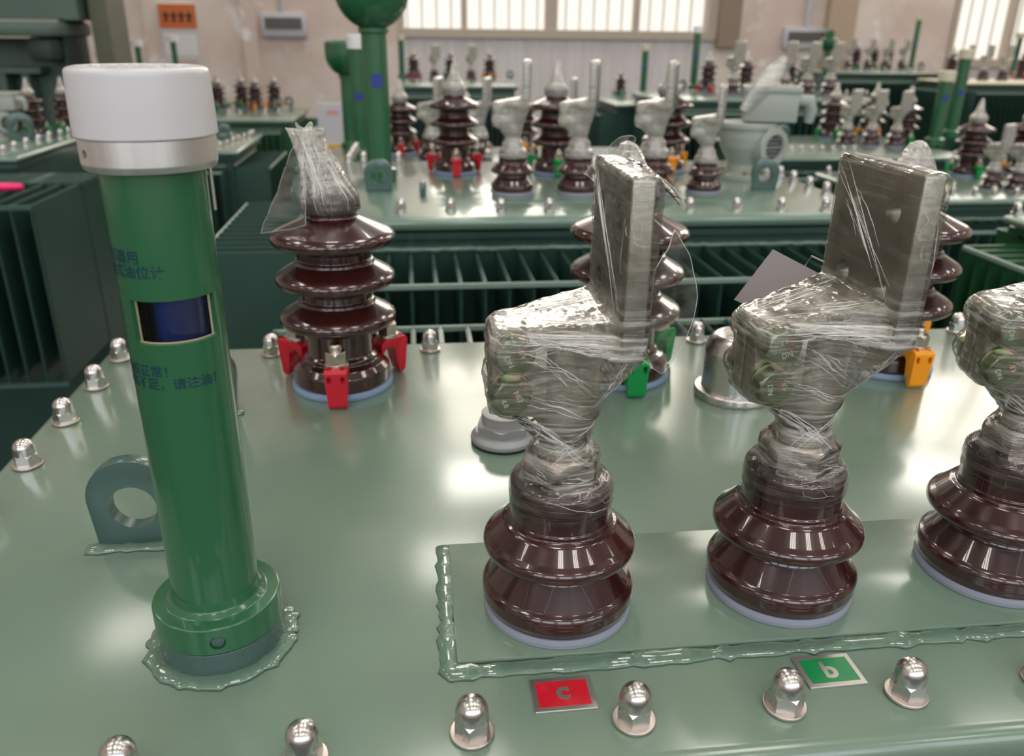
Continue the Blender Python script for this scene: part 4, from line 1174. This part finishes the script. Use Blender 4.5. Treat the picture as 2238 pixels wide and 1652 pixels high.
# --- the second transformer, straight behind
Z2 = 0.03
T2, t2part = transformer('second transformer straight behind the front one, with grey valve and four wrapped terminals', -0.228, 1.050, 1.745, 2.580, Z2,
                         {'front': (0.250, -0.150, 1.00), 'left': (0.262, 1.805, 2.40)}, skirt=0.020, fin_top=-0.080, rim=0.013)
put_nuts(t2part, Z2, [(877, 462), (985, 461), (1095, 461), (1200, 461), (1302, 460), (1404, 460), (1507, 459), (1609, 459), (1707, 458), (1803, 458)])
put_nuts(t2part, Z2, [(1805, 421), (1768, 409), (1733, 396), (1704, 385), (1672, 375), (1645, 364)])
put_nuts(t2part, Z2, [(795, 352), (871, 352), (1472, 338), (763, 356), (769, 346), (774, 337), (779, 330), (1065, 345)])
for u, v, yw in ((829, 419, 0.0), (1670, 415, 0.0)):
    l = t2part('lifting_lug', LUG, tuple(onz(u, v, Z2)))
l = t2part('lifting_lug', LUG, tuple(onz(930, 428, Z2)), (0, 0, rad(82)))
l.scale = (0.55, 0.9, 0.45)
bm = bmesh.new(); a, b = onz(1085, 442, Z2), onz(1640, 437, Z2)
box(bm, a.x, b.x, a.y, a.y + 0.17, Z2, Z2 + 0.004); t2part('mounting_plate', finish(bm, 'mounting_plate', 'sagefar', 0))
H2 = 'high-voltage bushings of the second transformer'
hv_bushing(tuple(onz(995, 377, Z2)), 'high-voltage bushing with red claws on the second transformer, right of the tall bowl gauge', 'red', None, H2)
hv_bushing(tuple(onz(1211, 378, Z2)), 'high-voltage bushing with green claws on the second transformer', 'green', None, H2)
hv_bushing(tuple(onz(1450, 372, Z2)), 'high-voltage bushing with orange claws on the second transformer', 'orange', None, H2)
L2 = 'low-voltage bushings of the second transformer'
lv_bushing(tuple(onz(1120, 421, Z2 + .004)), 'leftmost wrapped low-voltage bushing of the second transformer', None, L2, rad(-9), scale=0.96)
lv_bushing(tuple(onz(1262, 421, Z2 + .004)), 'second wrapped low-voltage bushing from the left on the second transformer', None, L2, rad(-18), scale=0.96)
lv_bushing(tuple(onz(1424, 419, Z2 + .004)), 'third wrapped low-voltage bushing on the second transformer, behind the first terminal pad', None, L2, rad(-24), scale=0.96)
lv_bushing(tuple(onz(1536, 418, Z2 + .004)), 'wrapped low-voltage bushing beside the grey valve', None, L2, rad(-25), scale=0.80)
q = onz(832, 394, Z2)
bowl_gauge(tuple(q), 'tall green tube carrying a wide bowl, behind the red clawed bushing', 0.0315, 0.368, 0.0905, 0.10, [(0.248, 0.004)])
# grey valve with sight glass
def grey_valve(loc, label, rz=0.0, scale=1.0):
    t = empty('relief_valve', loc, label, 'valve', None, rz); t.scale = (scale,) * 3
    bm = bmesh.new(); lathe(bm, fillet([(0, 0), (0.080, 0, 0), (0.080, 0.016, 0.003), (0.052, 0.020, 0.006), (0.050, 0.045, 0.01), (0.078, 0.095, 0.02), (0.084, 0.125, 0.01), (0.084, 0.150, 0.002), (0.092, 0.152, 0.002), (0.092, 0.168, 0.004), (0.0, 0.170)]), 48)
    obj('valve_body', finish(bm, 'valve_body', 'valvegrey', 40), t)
    bm = bmesh.new()
    M_ = Matrix.Translation((0.040, -0.040, 0.100)) @ Matrix.Rotation(rad(-66), 4, 'Z') @ Matrix.Rotation(pi / 2, 4, 'Y')
    lathe(bm, fillet([(0.0, 0), (0.058, 0, 0), (0.058, 0.046, 0.004), (0.038, 0.048, 0.002), (0.036, 0.036, 0.001), (0, 0.036)]), 40); xform(bm, M_)
    s = obj('sight_glass', finish(bm, 'sight_glass', 'valvegrey', 35), t)
    bm = bmesh.new(); lathe(bm, [(0.0345, 0.0362), (0.0345, 0.0380), (0, 0.0380)], 40); xform(bm, M_)
    obj('dial', finish(bm, 'dial', 'machinedark', 35), s)
    bm = bmesh.new()
    for k in range(5): box(bm, -0.024 + k * 0.012 - .0016, -0.024 + k * 0.012 + .0016, -0.022, 0.022, 0.038, 0.0392)
    box(bm, -0.003, 0.003, -0.030, 0.030, 0.038, 0.0396)
    xform(bm, M_)
    obj('dial_mark', finish(bm, 'dial_mark', 'castgrey', 0), s)
    bm = bmesh.new(); box(bm, -0.020, 0.135, -0.055, 0.055, 0.172, 0.262); box(bm, -0.026, 0.142, -0.062, 0.062, 0.255, 0.274); bevel(bm, 0.005, 2)
    xform(bm, Matrix.Rotation(rad(-18), 4, 'Z'))
    obj('contact_box', finish(bm, 'contact_box', 'valvegrey', 35), t)
    bm = bmesh.new(); tube(bm, [(0.125, -0.05, 0.235), (0.160, -0.056, 0.232), (0.168, -0.058, 0.205), (0.165, -0.056, 0.170)], [0.018, 0.02, 0.018, 0.013], 16)
    obj('cable_gland', finish(bm, 'cable_gland', 'valvegrey', 40), t)
    bm = bmesh.new()
    for k in range(6):
        a = k * pi / 3 + 0.3
        b2 = bmesh.new(); hexnut(b2, 0.011, 0.016, 0.026); xform(b2, Matrix.Translation((0.066 * cos(a), 0.066 * sin(a), 0)))
        me = bpy.data.meshes.new('t'); b2.to_mesh(me); b2.free(); bm.from_mesh(me)
    obj('flange_nut', finish(bm, 'flange_nut', 'chromate', 30), t)
    return t
GV = grey_valve(tuple(onz(1622, 388, Z2)), 'light grey relief valve with round sight glass at the right end of the second transformer', 0, 0.88)
bm = bmesh.new()
lathe(bm, [(0.010, 0.0), (0.026, 0.05), (0.034, 0.10), (0.024, 0.15), (0.008, 0.185), (0.001, 0.19)], 18)
for v in bm.verts:
    v.co.y *= 0.4; v.co += Vector((noise.noise(v.co * 40), 0, noise.noise(v.co * 33))) * 0.006
xform(bm, Matrix.Translation((-0.045, -0.06, 0.205)) @ Matrix.Rotation(rad(38), 4, 'Y'))
obj('plastic_wrap', finish(bm, 'plastic_wrap', 'filmfar', 180), GV)

# --- helper: one transformer of the hall with bushings given by the pixel of their feet
def hall_unit(label, z, xl, xr, y0, y1, fins, hv=(), lv=(), body='teal', cover='sagefar', nuts=(), skirt=0.012, fin_h=0.55, hvs=1.0, lvs=1.0, lvrz=-62, gname=None, inset=0.035):
    T, part = transformer(label, xl, xr, y0, y1, z, fins, cover=cover, body=body, skirt=skirt, fin_h=fin_h, inset=inset)
    put_nuts(part, z, nuts)
    def foot(u, v, m_):
        p = onz(u, v, z)
        y = min(max(p.y, y0 + m_), y1 - m_)
        x = ony(u, v, y).x
        return (min(max(x, xl + m_), xr - m_), y, z)
    for u, v, c, lab in hv: hv_bushing(foot(u, v, 0.09), lab, c, None, 'high-voltage bushings ' + gname, scale=hvs)
    back = 0.30 if hv and y1 - y0 > 0.6 else 0.0
    y1 -= back
    for u, v, lab in lv: lv_bushing(foot(u, v, 0.07), lab, None, 'low-voltage bushings ' + gname, rad(lvrz), scale=lvs)
    return T, part

# third row: transformer behind the second one
z = -0.08
a = onz(878, 335, z)
hall_unit('transformer close behind the second one, seen between its bushings', z, a.x - 0.30, a.x + 1.15, a.y - 0.62, a.y + 0.20, {'front': 0.12},
          hv=((878, 335, 'red', 'brown bushing with red claws right beside the bowl gauge tube'),
              (1012, 335, 'green', 'brown bushing in the third row behind the red clawed one'),
              (1142, 333, 'orange', 'brown bushing with small orange claws behind the leftmost wrapped terminals')),
          lv=((945, 352, 'wrapped terminal in the third row, left of the red clawed bushing of the second'),
              (1048, 352, 'wrapped terminal in the third row, right of the red clawed bushing of the second'),
              (1232, 350, 'wrapped terminal in the third row, behind the second wrapped terminal')), gname='of the third-row transformer', lvrz=-18)
q = onz(793, 348, z)
far_gauge(tuple(q), 'green gauge with white cap just left of the bowl gauge tube', 0.46, r=0.030)
q2 = q + Vector((-0.06, 0.30, 0))
bowl_gauge(tuple(q2), 'green bowl gauge peeping out left of the white capped gauge', 0.032, 0.30, 0.088, 0.04)

# below the big window
z = -0.03
a, b = onz(868, 187, z), onz(1138, 190, z)
TB, tbp = hall_unit('transformer below the big window with five wrapped bushings on its cover', z, a.x, b.x, a.y, a.y + 1.3, {'front': (0.16, None, None)},
          hv=((905, 165, 'red', 'far bushing with red claws under the left window pane'), (985, 166, 'green', 'far bushing in the middle of the row under the window'),
              (1070, 166, 'orange', 'far bushing with orange claws under the window')),
          lv=((950, 172, 'far wrapped terminal between the red and the middle bushing under the window'), (1030, 173, 'far wrapped terminal between the middle and the orange bushing under the window')),
          gname='under the window', nuts=[(890 + i * 22, 182) for i in range(11)])
tbp('lifting_lug', LUG, tuple(onz(1115, 172, z)))
far_gauge(tuple(onz(879, 172, z)), 'thin far green gauge at the left end of the row under the window', 0.40, 'cream')
# small unit by the wall
z = -0.10
a, b = onz(1345, 228, z), onz(1482, 222, z)
TC, tcp = hall_unit('low transformer by the wall with one small bare bushing, left of the second window pillar', z, a.x, b.x, a.y, a.y + 1.0, {'left': 0.14},
          hv=((1355, 205, 'green', 'slim dark bushing standing alone in front of the grey wall'),), hvs=0.8, gname='by the wall', nuts=[(1372 + i * 11, 218 - i) for i in range(9)])
g = far_gauge(tuple(onz(1404, 214, z)), 'thin green gauge beside the slim lone bushing', 0.42, 'cream')

# fifth: wide unit under the right end of the big window
z = 0.0
a, b = onz(1445, 217, z), onz(1912, 214, z)
T5, t5p = hall_unit('wide transformer behind the grey valve, under the right end of the big window', z, a.x, b.x, a.y, a.y + 0.85, {'front': 0.14},
          hv=((1545, 192, 'red', 'bushing with red claws below the right end of the big window'), (1628, 188, 'green', 'bushing above the grey valve, left of its twin with orange claws'),
              (1722, 184, 'orange', 'bushing with orange claws below the right wall display')),
          lv=((1712, 196, 'left one of three wrapped terminals in front of the right wall display'), (1762, 195, 'middle one of three wrapped terminals in front of the right wall display'),
              (1812, 194, 'right one of three wrapped terminals in front of the right wall display'), (1600, 200, 'wrapped terminal just above the grey valve')),
          gname='of the wide far transformer', lvs=1.15, nuts=[(1455, 206), (1480, 206), (1570, 207), (1835, 206), (1850, 205), (1865, 206), (1880, 205), (1894, 207), (1640, 208), (1690, 207)])
tuple(t5p('lifting_lug', LUG, tuple(onz(u, 197, z))) for u in (1490, 1535))
far_gauge(tuple(onz(1514, 196, z)), 'thin green gauge left of the far bushing with red claws', 0.46, 'white')
bowl_gauge(tuple(onz(1800, 176, z)), 'far dark green bowl gauge with pale green top, beside the right wall display', 0.030, 0.27, 0.085, 0.02, None, 'gauge')

# sixth and seventh: far right along the wall
z = 0.07
a, b = onz(1812, 158, z), onz(2078, 162, z)
T6, t6p = hall_unit('far transformer along the right of the wall, left of the cream-edged one', z, a.x, b.x + 0.25, a.y, a.y + 1.35, {'front': 0.14},
          hv=((1868, 146, 'green', 'far dark bushing left of the thin capped gauge'), (1906, 146, 'green', 'far slim bushing, third from the left on the far right transformer'), (2013, 147, 'green', 'far dark bushing just right of the thin capped gauge')),
          lv=((1852, 150, 'far wrapped terminal at the left end of the far right transformer'), (1895, 150, 'far wrapped terminal with a copper-lit pad in the middle of the far right transformer'), (1935, 150, 'far wrapped terminal left of the thin capped gauge'), (1970, 150, 'far wrapped terminal directly at the thin capped gauge')),
          gname='of the far right transformer', nuts=[(1830 + i * 26, 153) for i in range(9)])
far_gauge(tuple(onz(1990, 150, z)), 'thin green gauge with cream cap on the far right transformer', 0.56, 'cream', 0.045)
t6p('lifting_lug', LUG, tuple(onz(2012, 152, z)))
z = 0.03
a, b = onz(2085, 172, z), onz(2238, 184, z)
T7, t7p = hall_unit('cream-edged transformer at the right border, below the right window', z, a.x - 0.35, a.x + 1.6, a.y - 0.72, a.y + 0.06, {'front': 0.14, 'left': 0.14},
          hv=((2079, 150, 'green', 'dark bushing below the left edge of the right window'), (2232, 158, 'red', 'bushing with red claws at the right border of the photo, far back')),
          lv=((2108, 158, 'left of three wrapped terminals below the right window'), (2150, 159, 'middle of three wrapped terminals below the right window'), (2192, 160, 'right of three wrapped terminals below the right window')),
          gname='below the right window', cover='cream', nuts=[(2110 + i * 14, 165 + i) for i in range(9)])
far_gauge(tuple(onz(2212, 164, z)), 'green gauge with cream cap in front of the right window', 0.43, 'cream', 0.046)

# fourth: behind the holed pad
z = -0.13
a, b = onz(1690, 345, z), onz(2088, 334, z)
T4, t4p = hall_unit('transformer with green and orange clawed bushings beyond the holed terminal pad', z, a.x, b.x, a.y, a.y + 0.9, {'front': 0.12},
          hv=((1814, 301, 'green', 'bushing with green claws right of the grey valve'), (1922, 300, 'orange', 'bushing with orange claws right of the green clawed one by the valve'), (2016, 316, 'green', 'bagged dark bushing left of the white capped middle gauge')),
          lv=((1847, 317, 'small wrapped terminal between the green and orange clawed far bushings'), (1900, 318, 'small wrapped terminal in front of the orange clawed far bushing'), (1954, 320, 'small wrapped terminal left of the bagged dark bushing')),
          gname='beyond the holed pad', lvs=0.88, nuts=[(1705 + i * 23, 331) for i in range(8)])
t4p('lifting_lug', LUG, tuple(onz(1712, 305, z)))
far_gauge(tuple(onz(2040, 318, z)), 'green gauge with white cap right of the bagged dark bushing', 0.37, 'cream', 0.042, 0.033)
far_gauge(tuple(onz(2075, 300, z)), 'taller green gauge with cream cap behind the white capped middle one', 0.47, 'cream', 0.042, 0.033)

# third on the right: nearer row at the right border
z = -0.12
bk = onz(1785, 378, z); fr = onz(2150, 436, z)
T3, t3p = hall_unit('transformer at the right border behind the third low-voltage bushing', z, bk.x, bk.x + 1.6, fr.y, bk.y + 0.02, {'front': 0.16, 'left': 0.12},
          hv=((2112, 383, 'green', 'bagged bushing with green claws upper right, behind the holed pad'), (2228, 372, 'orange', 'bagged bushing at the right border, right of the green clawed one')),
          lv=((2163, 414, 'wrapped terminal between the two bagged bushings at the right'), (2218, 416, 'wrapped terminal at the right border below the bagged bushings')),
          gname='at the right border', lvs=0.74, nuts=[(1810, 378), (1838, 384), (2080, 424), (2130, 425), (2172, 425), (2220, 426)])

# bright green one at the right border
c = onz(2190, 468, 0.0)
TR, trp = transformer('bright green transformer at the right border, its fins beside the third bushing', c.x, c.x + 0.8, c.y - 0.75, c.y, 0.0, {'left': (0.185, c.y - 0.62, c.y - 0.06), 'back': 0.10}, body='forest', skirt=0.012, fin_top=-0.05)
put_nuts(trp, 0.0, [(2222, 466)])

# left neighbours
z = 0.0
T8, t8p = hall_unit('transformer at the left border with a grey valve, beyond the finned tank', z, -2.7, -1.285, 2.95, 3.75, {'back': 0.1},
          hv=((78, 296, 'green', 'bagged bushing at the left border beside the lifting lug'), (158, 288, 'green', 'bagged bushing partly behind the big white cap')),
          gname='at the left border', hvs=0.72, nuts=[(8, 335), (32, 326), (58, 318), (85, 310), (108, 303), (132, 298), (150, 293)])
l = t8p('lifting_lug', LUG, tuple(onz(50, 307, z)), (0, 0, rad(20))); l.scale = (1.3, 1.3, 1.3)
grey_valve(tuple(onz(2, 305, z)), 'grey valve cut by the left border of the photo', rad(20), 0.62)
# finned tank in front of it
T9 = empty('transformer_tank', (-1.6, 2.84, FZ), 'dark finned tank at the left border with a pink pen on top', 'tank')
bm = bmesh.new(); box(bm, -0.75, 0.58, -0.10, 0.08, 0.1, 1.09); box(bm, -0.75, 0.585, -0.11, 0.09, 1.085, 1.10)
box(bm, -0.7, -0.5, -0.08, 0.06, 0, 0.1); box(bm, 0.3, 0.5, -0.08, 0.06, 0, 0.1)
obj('tank', finish(bm, 'tank', 'teal', 0), T9)
fm = fin_mesh(0.372, 0.52, 'teal')
for i in range(18): obj('radiator_fin', fm, T9, (0.574 - i * 0.052, -0.10, 1.10))
for zz in (1.10, 0.585):
    bm = bmesh.new(); box(bm, -0.32, 0.580, -0.480, -0.472, zz - 0.012, zz)
    obj('fin_rod', finish(bm, 'fin_rod', 'lug', 0), T9)
p = empty('pen', (-1.245, 2.62, -0.043), 'bright pink pen lying on the dark fins at the left border', 'pen')
bm = bmesh.new(); tube(bm, [(-0.085, -0.01, 0), (0.06, 0.002, 0), (0.10, 0.005, 0)], [0.0105, 0.012, 0.009], 14); obj('barrel', finish(bm, 'barrel', 'pink', 40), p)
bm = bmesh.new(); tube(bm, [(-0.20, -0.02, 0), (-0.084, -0.01, 0)], [0.008, 0.0095], 12); obj('tip', finish(bm, 'tip', 'pengrey', 40), p)

# left middle: two units by the wall
z = -0.20
a, b = onz(430, 262, z), onz(600, 258, z)
TA, tap = hall_unit('forest green transformer by the wall, left of the bowl gauge', z, a.x - 0.6, b.x + 0.15, a.y, a.y + 1.1, {'front': 0.1, 'right': (0.16, None, None)},
          hv=((460, 236, 'green', 'dark bushing showing at the right edge of the big white cap'), (480, 240, 'green', 'dark bushing second from the big white cap'), (530, 222, 'green', 'slim dark bushing in the middle of the forest green transformer'),
              (561, 240, 'orange', 'dark bushing with orange claws, front right on the forest green transformer'), (601, 218, 'orange', 'dark bushing with orange claws, rear right on the forest green transformer')),
          gname='on the forest green transformer', body='forest', hvs=0.95, nuts=[(465, 246), (500, 247), (525, 247), (580, 245), (610, 243), (620, 240), (628, 237)])
tap('lifting_lug', LUG, tuple(onz(632, 232, z))); tap('lifting_lug', LUG, tuple(onz(605, 240, z)))
z = -0.12
a = onz(520, 330, z); c = onz(562, 292, z)
TD, tdp = hall_unit('low transformer half hidden behind the aluminium ring of the big gauge', z, a.x - 1.2, a.x, a.y, c.y, {'front': 0.12, 'right': (0.16, None, None)}, gname='low left',
          nuts=[(480, 322), (497, 318), (510, 312), (522, 308), (534, 303), (546, 298), (552, 296), (505, 300)])
tdp('lifting_lug', LUG, tuple(onz(490, 305, z)))
z = -0.2
for u, v, h, lab in ((238, 225, 0.42, 'far gauge cap peeping over the left end of the big white cap'), (318, 222, 0.50, 'far gauge cap peeping over the middle of the big white cap'), (395, 220, 0.54, 'far gauge with thin green stem below the orange notice board')):
    far_gauge(tuple(onz(u, v, z)), lab, h, 'white', 0.05, 0.024)
a = onz(318, 232, z)
transformer('far transformer behind the big white cap', a.x - 0.9, a.x + 0.6, a.y + 0.03, a.y + 0.7, z, {'front': 0.1})

# --- things on and at the far wall
WY = WY1 - 0.001
def wall_display(u0, v0, u1, v1, label):
    a, b = ony(u0, v0, WY), ony(u1, v1, WY)
    t = empty('wall_display', ((a.x + b.x) / 2, WY, (a.z + b.z) / 2), label, 'display')
    hw, hh = (b.x - a.x) / 2, (a.z - b.z) / 2
    bm = bmesh.new(); box(bm, -hw, hw, -0.07, 0, -hh, hh); bevel(bm, 0.02, 2); obj('housing', finish(bm, 'housing', 'screenframe', 35), t)
    bm = bmesh.new(); box(bm, -hw + 0.05, hw - 0.05, -0.078, -0.06, -hh * 0.35, hh - 0.06); obj('screen', finish(bm, 'screen', 'screen', 0), t)
    bm = bmesh.new(); tube(bm, [(0.0, -0.03, hh - 0.01), (0.0, -0.03, CZ - t.location.z)], 0.035, 10); obj('conduit', finish(bm, 'conduit', 'screenframe', 40), t)
wall_display(569, 26, 673, 82, 'white framed wall display left of the big window')
wall_display(1712, 58, 1802, 108, 'white framed wall display between the two windows')
a, b = ony(345, 8, WY - 0.05), ony(443, 146, WY - 0.05)
t = empty('notice_board', ((a.x + b.x) / 2, WY1 - 0.05, (a.z + b.z) / 2), 'notice board with an orange header on the far wall', 'notice board')
hw, hh = (b.x - a.x) / 2, (a.z - b.z) / 2
bm = bmesh.new(); box(bm, -hw, hw, -0.04, 0, -hh, hh); obj('board', finish(bm, 'board', 'paper', 0), t)
bm = bmesh.new(); box(bm, -hw, hw, -0.045, -0.03, hh - 0.26, hh); ho = obj('header', finish(bm, 'header', 'orangesign', 0), t)
bm = bmesh.new()
for k in range(4):
    x = -hw * 0.62 + k * hw * 0.42
    box(bm, x - 0.035, x + 0.035, -0.048, -0.044, hh - 0.14, hh - 0.11); box(bm, x - 0.01, x + 0.012, -0.048, -0.044, hh - 0.19, hh - 0.08); box(bm, x - 0.03, x + 0.02, -0.048, -0.044, hh - 0.19, hh - 0.17)
obj('header_mark', finish(bm, 'header_mark', 'dark', 0), ho)
bm = bmesh.new(); box(bm, -hw + .04, hw - .02, -0.042, -0.038, -hh * 0.62, hh - 0.32); obj('sheet', finish(bm, 'sheet', 'white', 0), t)
bm = bmesh.new(); box(bm, -hw + .1, hw - .04, -0.043, -0.038, -hh * 0.86, -hh * 0.80); obj('printed_band', finish(bm, 'printed_band', 'pinkprint', 0), t)
a = ony(1090 * 0 + 2160, 30, WY)
t = empty('wall_poster', ony(2080, 20, WY), 'white notice sheet at the left edge of the right window', 'poster')
# white marker post with yellow foot
q = ony(722, 260, 6.2)
t = empty('marker_post', (q.x, q.y, FZ), 'white marker post with a yellow foot left of the bowl gauge', 'post')
bm = bmesh.new(); box(bm, -0.085, 0.085, -0.03, 0.03, 0.80, ony(722, 226, 6.2).z - FZ); obj('board', finish(bm, 'board', 'screenframe', 0), t)
bm = bmesh.new(); box(bm, -0.02, 0.06, -0.032, -0.029, 1.00, 1.03); obj('printed_mark', finish(bm, 'printed_mark', 'pinkprint', 0), t)
bm = bmesh.new(); box(bm, -0.06, 0.06, -0.06, 0.06, 0, 0.80); obj('foot', finish(bm, 'foot', 'yellow', 0), t)

# machine frame at the far left
my = 5.6
t = empty('press_frame', (-2.6, my, FZ), 'tall dark green machine frame with an olive column at the upper left', 'machine')
def mp(u0, v0, u1, v1, y=my):
    a, b = ony(u0, v0, y), ony(u1, v1, y); return (a.x - t.location.x, b.x - t.location.x, b.z - FZ, a.z - FZ)
bm = bmesh.new(); x0, x1, z0, z1 = mp(190, 0, 262, 200); box(bm, x0, x1, 0.0, 0.35, 0, 4.2); obj('column', finish(bm, 'column', 'olive', 0), t)
bm = bmesh.new(); x0, x1, z0, z1 = mp(-200, 44, 165, 80); box(bm, x0, x1, -0.35, 0.3, z0, z1); bevel(bm, 0.02, 2); obj('crossbeam', finish(bm, 'crossbeam', 'machine', 30), t)
bm = bmesh.new(); x0, x1, z0, z1 = mp(-300, -300, 185, 44); box(bm, x0, x1, -0.1, 0.3, z0, 4.2); obj('upper_panel', finish(bm, 'upper_panel', 'machine', 0), t)
bm = bmesh.new(); x0, x1, z0, z1 = mp(-300, 80, 150, 140); box(bm, x0, x1, 0.0, 0.25, 0.5, z1); obj('side_panel', finish(bm, 'side_panel', 'machine', 0), t)
bm = bmesh.new(); x0, x1, z0, z1 = mp(150, 40, 195, 330); box(bm, x0, x1, -0.12, 0.25, 0.0, z1); obj('guide_rail', finish(bm, 'guide_rail', 'machinedark', 0), t)
bm = bmesh.new(); x0, x1, z0, z1 = mp(-300, 143, 112, 158); box(bm, x0, x1, -0.16, 0.05, z0, z1)
for u in (-60, 15, 42, 92): 
    x0, x1, _, _ = mp(u - 9, 158, u + 9, 330); box(bm, x0, x1, -0.14, 0.02, 0.2, z0)
obj('slotted_guard', finish(bm, 'slotted_guard', 'machine', 0), t)
bm = bmesh.new()
for u0, u1 in ((-40, 5), (24, 33), (51, 83)):
    x0, x1, z0, z1 = mp(u0, 158, u1, 330); box(bm, x0, x1, -0.05, -0.001, 0.25, z1 - 0.02)
obj('guard_slot', finish(bm, 'guard_slot', 'black', 0), t)
bm = bmesh.new(); x0, x1, z0, z1 = mp(95, 80, 150, 92); box(bm, x0, x1, -0.28, 0.1, z0 - 0.10, z1); bevel(bm, 0.03, 2); obj('bracket', finish(bm, 'bracket', 'machinedark', 30), t)
for o in list(bpy.data.objects):
    if o.name.startswith('wall_poster'): bpy.data.objects.remove(o, do_unlink=True)
